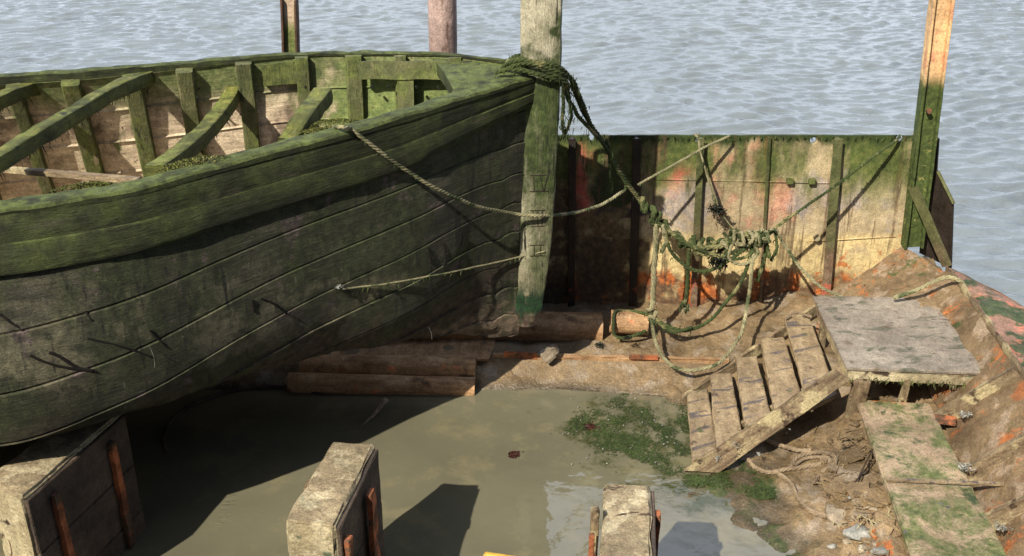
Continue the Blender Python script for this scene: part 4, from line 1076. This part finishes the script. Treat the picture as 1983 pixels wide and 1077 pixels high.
MB().bar(a, b, .05, .05, amp=.02, n=(40, 1, 2)).build('angle_iron', M['pipe'], led)
slab('sloping_face', [a + Vector((0, -.03, .0)), b + Vector((0, -.03, 0)), Q(960, 744, 7.86), Q(1335, 768, 7.62)], .06, M['mud'], (40, 6, 1), .02, 5, .006, led)
MB().bar(Q(1218, 691, 7.985), Q(1275, 693, 7.98), .02, .045, amp=.006).build('rust_patch', M['rust'], led)
MB().bar(Q(975, 686, 8.02), Q(1040, 690, 8.02), .02, .06, amp=.01).build('rust_patch', M['rust'], led)
mb = MB(); mb.bar(Q(1047, 690, 7.98), Q(1078, 674, 7.98), .10, .07, amp=.02, n=(4, 3, 3), r=.01); tag(mb.build('wood_chock', M['stone'], None), 'small wooden chock sitting on the ledge beam right of the stacked pipes', 'wood block')
mb = MB(); mb.bar(Q(1056, 700, 7.93), Q(1074, 684, 7.95), .08, .05, amp=.015, n=(4, 3, 3), r=.01); tag(mb.build('wood_chip', M['stone'], None), 'smaller pale wood chip in front of the ledge beam, under the chock', 'wood block')

# ---------------------------------------------------------------- FOREGROUND BLOCKS
def block(name, cs, zb, label, flare=.0):
    bl, br, fl, fr = [Vector(c) for c in cs]; o = thing(name, label, 'block', ((bl + fr) / 2).to_tuple()[:2] + (zb,), 'mooring blocks standing in the pool')
    top = [bl, fl, br, fr]; bot = [Vector((p.x, p.y, zb)) for p in top]
    mb = MB(); mb.hexa(bot + top, (18, 8, 18), .015, .022, 4); mb.build('body', M['conc'], o)
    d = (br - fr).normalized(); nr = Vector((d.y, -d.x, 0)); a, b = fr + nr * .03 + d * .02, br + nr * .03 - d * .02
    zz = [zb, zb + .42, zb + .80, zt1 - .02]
    for k in range(3):  # boards added to darken the block's shaded right face
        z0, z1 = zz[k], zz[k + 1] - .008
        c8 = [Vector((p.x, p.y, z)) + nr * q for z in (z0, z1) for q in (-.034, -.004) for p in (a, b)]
        MB().hexa(c8, (18, 1, 6), .005, .006, 6).build('darkening_board', M['blockside'], o)
    return o
def strap(o, px0, py0, px1, py1, X, w=.05, m='rust', dp=.03):
    a, b = PX(px0, py0, X), PX(px1, py1, X); MB().bar(a, b, w, dp, up=(1, 0, 0), amp=.012, n=(14, 1, 1)).build('steel_strap', M[m], o)
zt1 = .97
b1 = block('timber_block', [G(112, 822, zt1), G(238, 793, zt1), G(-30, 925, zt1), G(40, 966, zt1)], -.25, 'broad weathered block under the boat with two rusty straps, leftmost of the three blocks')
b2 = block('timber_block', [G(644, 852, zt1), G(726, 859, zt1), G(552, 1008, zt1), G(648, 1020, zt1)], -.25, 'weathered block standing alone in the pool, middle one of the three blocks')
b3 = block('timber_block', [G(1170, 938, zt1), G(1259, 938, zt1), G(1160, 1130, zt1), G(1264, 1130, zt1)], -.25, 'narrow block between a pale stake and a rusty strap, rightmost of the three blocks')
def side_strap(o, ca, cb, t, z0, z1, w=.05, m='rust', out=.045):
    """strap on the face through ca-cb (top corners), at fraction t"""
    p = Vector(ca).lerp(Vector(cb), t); d = (Vector(cb) - Vector(ca)).normalized(); nr = Vector((-d.y, d.x, 0)); 
    if nr.x < 0: nr = -nr
    if out < 0: nr = -nr
    q = p + nr * abs(out); mb = MB(); mb.bar(Vector((q.x, q.y, z1)), Vector((q.x, q.y, z0)), w, .035, up=nr, amp=.014, n=(16, 1, 1)); mb.build('steel_strap', M[m], o)
side_strap(b1, G(238, 793, zt1), G(40, 966, zt1), .22, -.2, .86, .06); side_strap(b1, G(238, 793, zt1), G(40, 966, zt1), .78, -.2, .86, .06)
side_strap(b2, G(726, 859, zt1), G(648, 1020, zt1), .42, -.2, .86, .10, 'rust', .065); side_strap(b2, G(726, 859, zt1), G(648, 1020, zt1), .92, -.2, .84, .05)
side_strap(b2, G(644, 852, zt1), G(552, 1008, zt1), .45, -.2, .90, .08, 'mudwood', -.03); side_strap(b2, G(644, 852, zt1), G(552, 1008, zt1), .25, -.2, .88, .06, 'mudwood', -.03)
side_strap(b3, G(1259, 938, zt1), G(1264, 1130, zt1), .24, -.2, .92, .07, 'rust', .045)
p = G(1153, 985, 1.05); MB().bar(p, Vector((p.x, p.y, -.2)), .045, .045, up=(1, 0, 0), amp=.008, n=(14, 1, 1)).build('stake', M['mudwood'], b3)
p = G(1146, 1035, .95); MB().bar(p, Vector((p.x, p.y, -.2)), .03, .03, up=(1, 0, 0), amp=.008, n=(14, 1, 1)).build('steel_strap', M['rust'], b3)
mb = MB(); mb.pipe(G(938, 1096, .5), G(1080, 1118, .52), .085, .008, amp=.0); tag(mb.build('plastic_pipe', M['yellow'], None, ang=60), 'yellow plastic pipe end at the bottom edge of the picture', 'pipe')

# ---------------------------------------------------------------- THINGS IN THE WATER
mb = MB(); mb.tube(spline([G(322, 880, -.01), G(316, 850, .0), G(335, 812, .003), (G(380, 780, .006)), G(450, 757, .01), G(540, 748, .02), G(600, 757, .01), G(650, 775, -.02)], 60), .018, 12, True, .004)
tag(mb.build('hose', M['blockside'], None), 'dark curved hose half floating in the shade under the boat', 'hose')
mb = MB(); mb.tube(spline([G(747, 772, .12), G(730, 795, .06), G(700, 826, -.01)], 20), .03, 8, True, .012, 20, .008); tag(mb.build('stick', M['stone'], None), 'short pale stick poking out of the pool in front of the stacked pipes', 'stick')
for px, py, r, z, lab in [(1143, 827, .05, .012, 'dark red lump of seaweed among the green weed on the pool'), (995, 880, .045, .006, 'small reddish lump of seaweed alone in the open pool')]:
    mb = MB(); c = G(px, py, z); clump(mb, c, r * .8, 260, .014, int(px), .12); tag(mb.build('seaweed_lump', M['crab'], None), lab, 'seaweed')
# floating weed
mb = MB(); R = random.Random(11); cnt = 0
def inpatch(px, py):
    a = max(0, 1 - ((px - 1215) / 150) ** 2 - ((py - 835) / 85) ** 2); b = max(0, 1 - ((px - 1300) / 90) ** 2 - ((py - 880) / 50) ** 2); c = max(0, 1 - ((px - 1430) / 130) ** 2 - ((py - 935) / 40) ** 2) * .9
    return max(a, b, c)
while cnt < 11000:
    px = R.uniform(1060, 1560); py = R.uniform(750, 975); w = inpatch(px, py)
    if w <= 0: continue
    p = G(px, py, 0)
    nz_ = fbm(p, 4.5, 4, 2) * .5 + .5
    if nz_ * .9 + w * .22 < .56 + R.uniform(0, .16): continue
    z = max(.003, .0 + (mz(p.x, p.y) if px > 1330 and False else .0)) + R.uniform(.002, .012)
    if px > 1340: z += .012
    a = R.uniform(0, 6.28); s = R.uniform(.003, .012); e = Vector((math.cos(a) * s, math.sin(a) * s, R.uniform(-.3, .3) * s)); f2 = Vector((-math.sin(a) * s * .5, math.cos(a) * s * .5, 0)); c = Vector((p.x, p.y, z))
    mb.add([c - e, c + f2, c + e, c - f2], [(0, 1, 2, 3)]); cnt += 1
tag(mb.build('floating_weed', M['weed'], None, smooth=False), 'carpet of green weed floating on the pool left of the slatted ramp', 'weed', kind='stuff')
mb = MB()
for k in range(70):
    px = R.uniform(1090, 1340); py = R.uniform(765, 900)
    c = G(px, py, .016); clump(mb, c, .006, 2, .008, k)
tag(mb.build('shell_bits', M['shell'], None, smooth=False), 'pale shell fragments scattered over the floating weed', 'shells', kind='stuff')

# ---------------------------------------------------------------- DEBRIS ON THE BANK
def stone(px, py, s, seed, m='stone', flat=.45):
    p = G(px, py, .1); z = mz(p.x, p.y); p = G(px, py, z); R = random.Random(seed); mb = MB(); vs = []; fs = []; nu, nv = 12, 7
    sx, sy = s * R.uniform(.8, 1.3), s * R.uniform(.6, 1.0)
    for j in range(nv):
        t = math.pi * j / (nv - 1)
        for i in range(nu):
            a = 2 * math.pi * i / nu; q = Vector((math.sin(t) * math.cos(a) * sx, math.sin(t) * math.sin(a) * sy, math.cos(t) * s * flat))
            q *= 1 + .5 * noise.noise(q / s * 1.3 + Vector((seed, 0, 0))); vs.append(p + q + Vector((0, 0, s * flat * .4)))
    for j in range(nv - 1):
        for i in range(nu): i2 = (i + 1) % nu; fs.append((j * nu + i, (j + 1) * nu + i, (j + 1) * nu + i2, j * nu + i2))
    mb.add(vs, fs); return mb.build('stone', M[m], None, ang=30)
tag(stone(1620, 1002, .10, 1), 'largest rounded muddy stone at the foot of the bank', 'stone')
tag(stone(1665, 1036, .075, 2, 'shell'), 'pale cream broken stone on the bank below the largest stone', 'stone')
rr = random.Random(4)
for k, (px, py) in enumerate([(1715, 1040), (1698, 1058), (1690, 985), (1655, 965), (1725, 1010), (1640, 1050), (1705, 1070), (1675, 1065), (1740, 1062), (1610, 1060), (1665, 1000), (1700, 1020)]):
    tag(stone(px, py, rr.uniform(.03, .05), 20 + k, 'shell' if k % 3 == 0 else 'stone'), 'small muddy stone in the rubble between the largest stone and the walkway', 'stone', 'small stones in the bank rubble')
# cracked crusts of dried mud: thin plates on the bank
mb = MB(); R = random.Random(21)
for k in range(150):
    px = R.uniform(1570, 1735); py = R.uniform(840, 1075)
    if px < 1570 + (py - 840) * .35: continue
    p = G(px, py, .15); p.z = mz(p.x, p.y) + R.uniform(.0, .03); r = R.uniform(.03, .09); n = R.randint(5, 8); a0 = R.uniform(0, 6)
    tilt = Vector((R.uniform(-.5, .3), R.uniform(-.5, .3), 1)).normalized(); e1 = tilt.cross(Vector((0, 1, 0))).normalized(); e2 = tilt.cross(e1)
    ring = [p + (e1 * math.cos(a0 + 6.283 * i / n) * 1.2 + e2 * math.sin(a0 + 6.283 * i / n)) * r * R.uniform(.65, 1.2) for i in range(n)]
    vs = ring + [q - tilt * .018 for q in ring]
    mb.add(vs, [list(range(n)), [n + i for i in reversed(range(n))]] + [(i, n + i, n + (i + 1) % n, (i + 1) % n) for i in range(n)])
tag(mb.build('mud_crust', M['mud'], None, smooth=False), 'cracked flakes of dried mud crust covering the bank beside the walkway board', 'mud', kind='stuff')

R = random.Random(31); mb = MB()
for k in range(420):
    px = R.uniform(1545, 1745); py = R.uniform(830, 1075)
    if px < 1545 + (py - 830) * .38: continue
    p = G(px, py, .12); p.z = mz(p.x, p.y); p = G(px, py, p.z + .012); a = R.uniform(0, 3.14); l = R.uniform(.01, .05); d = Vector((math.cos(a), math.sin(a), R.uniform(-.2, .4))) * l
    mb.bar(p - d, p + d, R.uniform(.003, .009), R.uniform(.003, .008), n=(1, 1, 1), r=0)
tag(mb.build('litter', M['mudwood'], None, smooth=False), 'dark twigs and broken bits littering the mud bank beside the walkway board', 'debris', kind='stuff')
# ---------------------------------------------------------------- ROPES
def rope(pts, r, m, label, fz=0, fl=.05, slack=.006, name='rope'):
    P = [p if isinstance(p, Vector) else Q(*p) for p in pts]
    mb = MB(); mb.rope(P, r, slack=slack)
    o = mb.build(name, M[m], None); tag(o, label, 'rope')
    if fz: MB().fuzz(P, fz, fl, r * .8, .0035, 1, int(abs(P[0].x) * 100)).build('hanging_weed', M['weed'], o)
    return o
def multi(name, paths, m, label, fz=0, r=.016, fl=.05, extra=None, slack=.012):
    mb = MB(); fzb = MB(); k = 0
    for p in paths:
        rr_ = r; P = []
        for q in p:
            if isinstance(q, (int, float)): rr_ = q
            else: P.append(Q(*q) if not isinstance(q, Vector) else q)
        mb.rope(P, rr_, slack=slack)
        if fz: fzb.fuzz(P, fz, fl, rr_, .0035, 1, k)
        k += 1
    o = mb.build(name, M[m], None); tag(o, label, 'rope')
    if fz: fzb.build('hanging_weed', M['weed'], o)
    return o
# round the stem head and down to the big knot
multi('mooring_rope', [
    [.02, (955, 150, 7.9), (985, 122, 7.62), (1010, 116, 7.56), (1050, 132, 7.54), (1085, 150, 7.56), (1100, 170, 7.66), (1092, 150, 7.86), (1050, 118, 7.98), (1000, 110, 7.98), (975, 130, 7.8)],
    [.018, (960, 142, 7.6), (1000, 126, 7.56), (1040, 124, 7.53), (1080, 138, 7.55), (1104, 152, 7.66), (1118, 190, 7.85), (1135, 230, 8.0), (1160, 262, 8.15), (1185, 305, 8.3), (1215, 352, 8.4), (1236, 385, 8.45)],
    [.018, (980, 130, 7.58), (1030, 140, 7.54), (1070, 150, 7.54), (1092, 168, 7.62), (1108, 205, 7.8), (1132, 243, 7.98), (1165, 272, 8.12), (1190, 320, 8.28), (1222, 365, 8.4), (1240, 392, 8.45)],
    [.015, (1085, 150, 7.56), (1092, 200, 7.62), (1088, 240, 7.66), (1094, 262, 7.7)],
    [.017, (990, 118, 7.56), (1050, 120, 7.53), (1085, 130, 7.56), (1112, 160, 7.7), (1128, 200, 7.85), (1142, 240, 8.0)],
    [.014, (1100, 165, 7.66), (1105, 215, 7.74), (1096, 258, 7.72), (1090, 268, 7.7)],
    [.015, (1175, 270, 8.16), (1180, 300, 8.3), (1183, 340, 8.32), (1184, 372, 8.33)]],
    'rope_g', 'thick green weedy rope wrapped round the stem post and hanging down to the tangle', 50, fl=.07, slack=.02)
rope([onhull(612, 252, .0), onhull(650, 246, .01), onhull(682, 250, .02), onhull(700, 266, .03), onhull(740, 297, .05), onhull(790, 332, .10), onhull(850, 368, .16), onhull(920, 398, .16), onhull(990, 413, .10), onhull(1050, 418, .04), (1110, 412, 7.9), (1160, 398, 8.15), (1212, 368, 8.4)], .015, 'rope_y', 'slack rope drooping from the boat rail in front of the stem to the mooring rope', 90, .03)
rope([(1236, 358, 8.45), (1300, 322, 8.6), (1360, 288, 8.75), (1412, 263, 8.9)], .012, 'rope_y', 'taut straight line slanting up to the top of the wall from above the big tangle', 20, .02)
multi('thin_line', [[.008, (1352, 272, 8.93), (1358, 300, 8.88), (1372, 350, 8.86), (1386, 395, 8.85)], [.008, (1354, 272, 8.93), (1364, 320, 8.88), (1378, 360, 8.86), (1390, 398, 8.85)], [.004, (1396, 412, 8.85), (1412, 432, 8.8), (1428, 455, 8.75)],
                    [.012, (1350, 266, 8.96), (1346, 262, 9.02), (1356, 262, 9.06)]], 'rope_y', 'thin doubled line hanging from a hole in the wall to a weedy tuft', 20)
mb = MB(); clump(mb, Q(1388, 405, 8.84), .06, 300, .014, 5); mb.fuzz([Q(1375, 400, 8.84), Q(1402, 410, 8.84)], 40, .06, .012, .004, 1, 5); tag(mb.build('weed_tuft', M['darkweed'], None, smooth=False), 'small dark tuft of weed hanging on the thin doubled line in front of the wall', 'weed')
rope([(1742, 262, 9.0), (1735, 272, 8.93), (1690, 305, 8.8), (1630, 350, 8.68), (1560, 400, 8.55), (1500, 442, 8.5)], .014, 'rope_g', 'taut green rope from the top right hole of the wall to the tangle', 60, .03)
rope([(1500, 440, 8.5), (1520, 475, 8.5), (1550, 518, 8.45), (1590, 555, 8.4), (1630, 575, 8.35)], .016, 'rope_y', 'pale rope sagging from the right end of the tangle to the sheet platform', 10)
# the big tangle
R = random.Random(8)
def around(p0, p1, n, rad, turns):
    a, b = Q(*p0), Q(*p1); out = []; d = (b - a).normalized(); e1 = d.cross(Vector((0, 1, .2))).normalized(); e2 = d.cross(e1)
    for i in range(n):
        t = i / (n - 1); an = turns * 6.283 * t; out.append(a.lerp(b, min(1, max(0, t + R.gauss(0, .05)))) + (e1 * math.cos(an) + e2 * math.sin(an)) * rad * R.uniform(.45, 1.45) + Vector((0, 0, R.gauss(0, .012))))
    return out
tp = [
    [.022] + around((1240, 388, 8.45), (1290, 445, 8.45), 12, .035, 2.2),
    [.022] + around((1245, 395, 8.45), (1285, 440, 8.45), 12, .045, 3.1),
    [.022] + around((1285, 440, 8.45), (1345, 482, 8.42), 12, .035, 2.0),
    [.022] + around((1330, 472, 8.42), (1400, 490, 8.4), 14, .05, 3.0),
    [.02] + around((1340, 470, 8.42), (1420, 478, 8.4), 14, .06, 4.0),
    [.022, (1272, 430, 8.42), (1300, 450, 8.4), (1340, 475, 8.38), (1390, 478, 8.36), (1430, 462, 8.38), (1480, 455, 8.42), (1500, 445, 8.48)],
    [.02, (1345, 490, 8.36), (1400, 495, 8.34), (1440, 478, 8.36), (1470, 458, 8.4), (1492, 450, 8.42)],
    [.018, (1400, 470, 8.4), (1420, 462, 8.36), (1450, 452, 8.36), (1480, 462, 8.38), (1490, 500, 8.4)],
    [.018, (1290, 450, 8.4), (1298, 485, 8.38), (1320, 510, 8.38), (1350, 525, 8.36), (1385, 520, 8.34), (1430, 492, 8.34), (1460, 470, 8.36)],
    [.016, (1320, 470, 8.4), (1360, 485, 8.33), (1400, 500, 8.33), (1440, 500, 8.34), (1470, 478, 8.36)],
    [.02, (1335, 480, 8.4), (1332, 520, 8.4), (1330, 570, 8.4), (1324, 590, 8.4)],
    [.02] + around((1320, 585, 8.4), (1332, 600, 8.4), 8, .022, 1.5),
    [.02, (1486, 460, 8.4), (1480, 500, 8.42), (1468, 545, 8.42)],
    [.014, (1500, 445, 8.46), (1504, 480, 8.44), (1492, 505, 8.44)],
]
tp += [[.017] + around((1400, 462, 8.38), (1490, 455, 8.38), 20, .045, 6)]
to = multi('rope_tangle', tp, 'rope_g', 'big knotted tangle of thick weedy ropes hanging in front of the middle of the wall', 26, fl=.06)
mb = MB()
for p in [[.019] + around((1395, 478, 8.36), (1495, 452, 8.38), 22, .05, 5), [.017] + around((1420, 462, 8.35), (1490, 462, 8.36), 18, .06, 4.5), [.016, (1420, 468, 8.33), (1412, 500, 8.33), (1440, 512, 8.33), (1468, 490, 8.34), (1450, 462, 8.34)]]:
    P = [q if isinstance(q, Vector) else Q(*q) for q in p[1:]]; mb.rope(P, p[0])
mb.build('pale_coil', M['rope_y'], to)['label'] = 'paler coiled rope at the right of the tangle'
mb = MB(); clump(mb, Q(1392, 500, 8.36), .07, 420, .016, 6); mb.fuzz([Q(1375, 505, 8.36), Q(1405, 510, 8.36)], 90, .08, .02, .005, 1, 7); mb.build('dark_weed', M['darkweed'], to)
multi('hanging_rope', [[.028, (1272, 432, 8.42), (1270, 480, 8.42), (1266, 540, 8.42), (1264, 590, 8.4)], [.02, (1283, 435, 8.4), (1290, 465, 8.4), (1280, 490, 8.41)],
                       [.022] + around((1258, 590, 8.38), (1266, 625, 8.36), 12, .03, 2.2)], 'rope_y', 'thick pale rope hanging straight down from the knot to a lower knot above the pipe', 30)
multi('rope_loop', [[.018, (1262, 620, 8.36), (1266, 650, 8.1), (1280, 688, 7.85), (1310, 712, 7.74), (1350, 716, 7.70), (1395, 700, 7.74), (1430, 655, 7.95), (1448, 590, 8.25), (1455, 530, 8.3), (1462, 475, 8.38)]], 'rope_y', 'rope hanging in the widest and lowest loop, from the tangle down over the ledge', 40)
multi('rope_loop', [[.018, (1262, 612, 8.36), (1290, 630, 8.3), (1330, 640, 8.3), (1375, 620, 8.3), (1410, 580, 8.32), (1435, 545, 8.34), (1452, 500, 8.36), (1455, 470, 8.38)], [.016, (1264, 615, 8.36), (1300, 642, 8.28), (1340, 634, 8.28)]], 'rope_g', 'green rope hanging in a shorter loop between the lower knot and the tangle', 50)
multi('rope_loop', [[.016, (1252, 640, 8.3), (1220, 652, 8.28), (1192, 652, 8.3), (1188, 625, 8.32), (1192, 604, 8.42), (1215, 602, 8.5), (1245, 606, 8.42), (1262, 612, 8.4)]], 'rope_g', 'green rope looped round the sunlit pipe end next to the wall', 60)
# along the hull
rope([onhull(1055, 487), onhull(1010, 497), onhull(930, 515, .04), onhull(860, 530, .05), onhull(770, 546, .03), onhull(700, 556), onhull(662, 560)], .007, 'rope_y', 'thin string stretched across the bow planking below the draught marks', 40, .05)
mb = MB(); clump(mb, onhull(656, 556, .02), .03, 30, .012, 2); tag(mb.build('string_knot', M['shell'], None), 'frayed white knot at the left end of the thin string on the hull', 'knot')
# right corner rope
rope([G(1730, 577, .76), G(1775, 562, .82), G(1812, 544, .92), G(1838, 538, .97), G(1862, 548, .95), G(1874, 562, .80)], .02, 'rope_y', 'rope end draped over the barge corner behind the sheet platform', 10) if False else None
mb = MB(); mb.rope([G(1730, 577, .78), G(1775, 562, .84), G(1812, 544, .93), G(1838, 537, .98), G(1862, 546, .94), G(1876, 564, .85)], .02); tag(mb.build('rope', M['rope_y'], None), 'rope end draped over the barge corner behind the sheet platform', 'rope')
def ground_rope(pts, r, dz=.02):
    out = []
    for px, py in pts:
        p = G(px, py, .08)
        for _ in range(4): z = mz(p.x, p.y); p = G(px, py, max(z, 0) + dz)
        out.append(p)
    return out
mb = MB()
mb.rope(ground_rope([(1448, 888), (1462, 905), (1490, 915), (1525, 908), (1560, 904), (1590, 898)], .02), .018)
mb.rope(ground_rope([(1500, 912), (1530, 935), (1545, 965), (1570, 990), (1600, 1000)], .02), .02)
mb.rope(ground_rope([(1530, 905), (1545, 885), (1580, 876), (1612, 882), (1616, 898), (1590, 915), (1575, 935)], .02, .03), .018)
mb.rope(ground_rope([(1480, 850), (1510, 862), (1545, 872), (1570, 872)], .02, .04), .018)
mb.rope(ground_rope([(1540, 900), (1558, 888), (1585, 885), (1600, 892)], .02, .04), .014)
tag(mb.build('rope_coil', M['rope_m'], None), 'mud-covered rope coiled on the bank in front of the diagonal board', 'rope')
mb = MB(); mb.tube(ground_rope([(1700, 850), (1690, 880), (1680, 905), (1655, 935)], .01, .05), .006, 6); mb.tube([G(1690, 870, .4), G(1660, 930, .32)], .005, 6)
tag(mb.build('wire', M['darkrib'], None), 'bent dark wire sticking out of the mud bank beside the walkway board', 'wire')
# weed and shells on the right side
for k, (px, py, z, m, lab) in enumerate([(1870, 802, .56, 'shell', 'pale weed clump on the barge side right of the orange offcut'), (1868, 905, .50, 'shell', 'white shell cluster on the barge side above the thin batten'), (1938, 1020, .5, 'shell', 'large white shell cluster low on the barge side near the picture corner'), (1215, 655, .3, 'darkweed', 'dark tuft of weed under the looped pipe end'), (1160, 668, .18, 'darkweed', 'dark tuft of weed below the end of the large muddy pipe')]):
    mb = MB(); clump(mb, G(px, py, z + .01), .045, 60, .012, k + 40, .35); tag(mb.build('weed_clump', M[m], None, smooth=False), lab, 'seaweed')
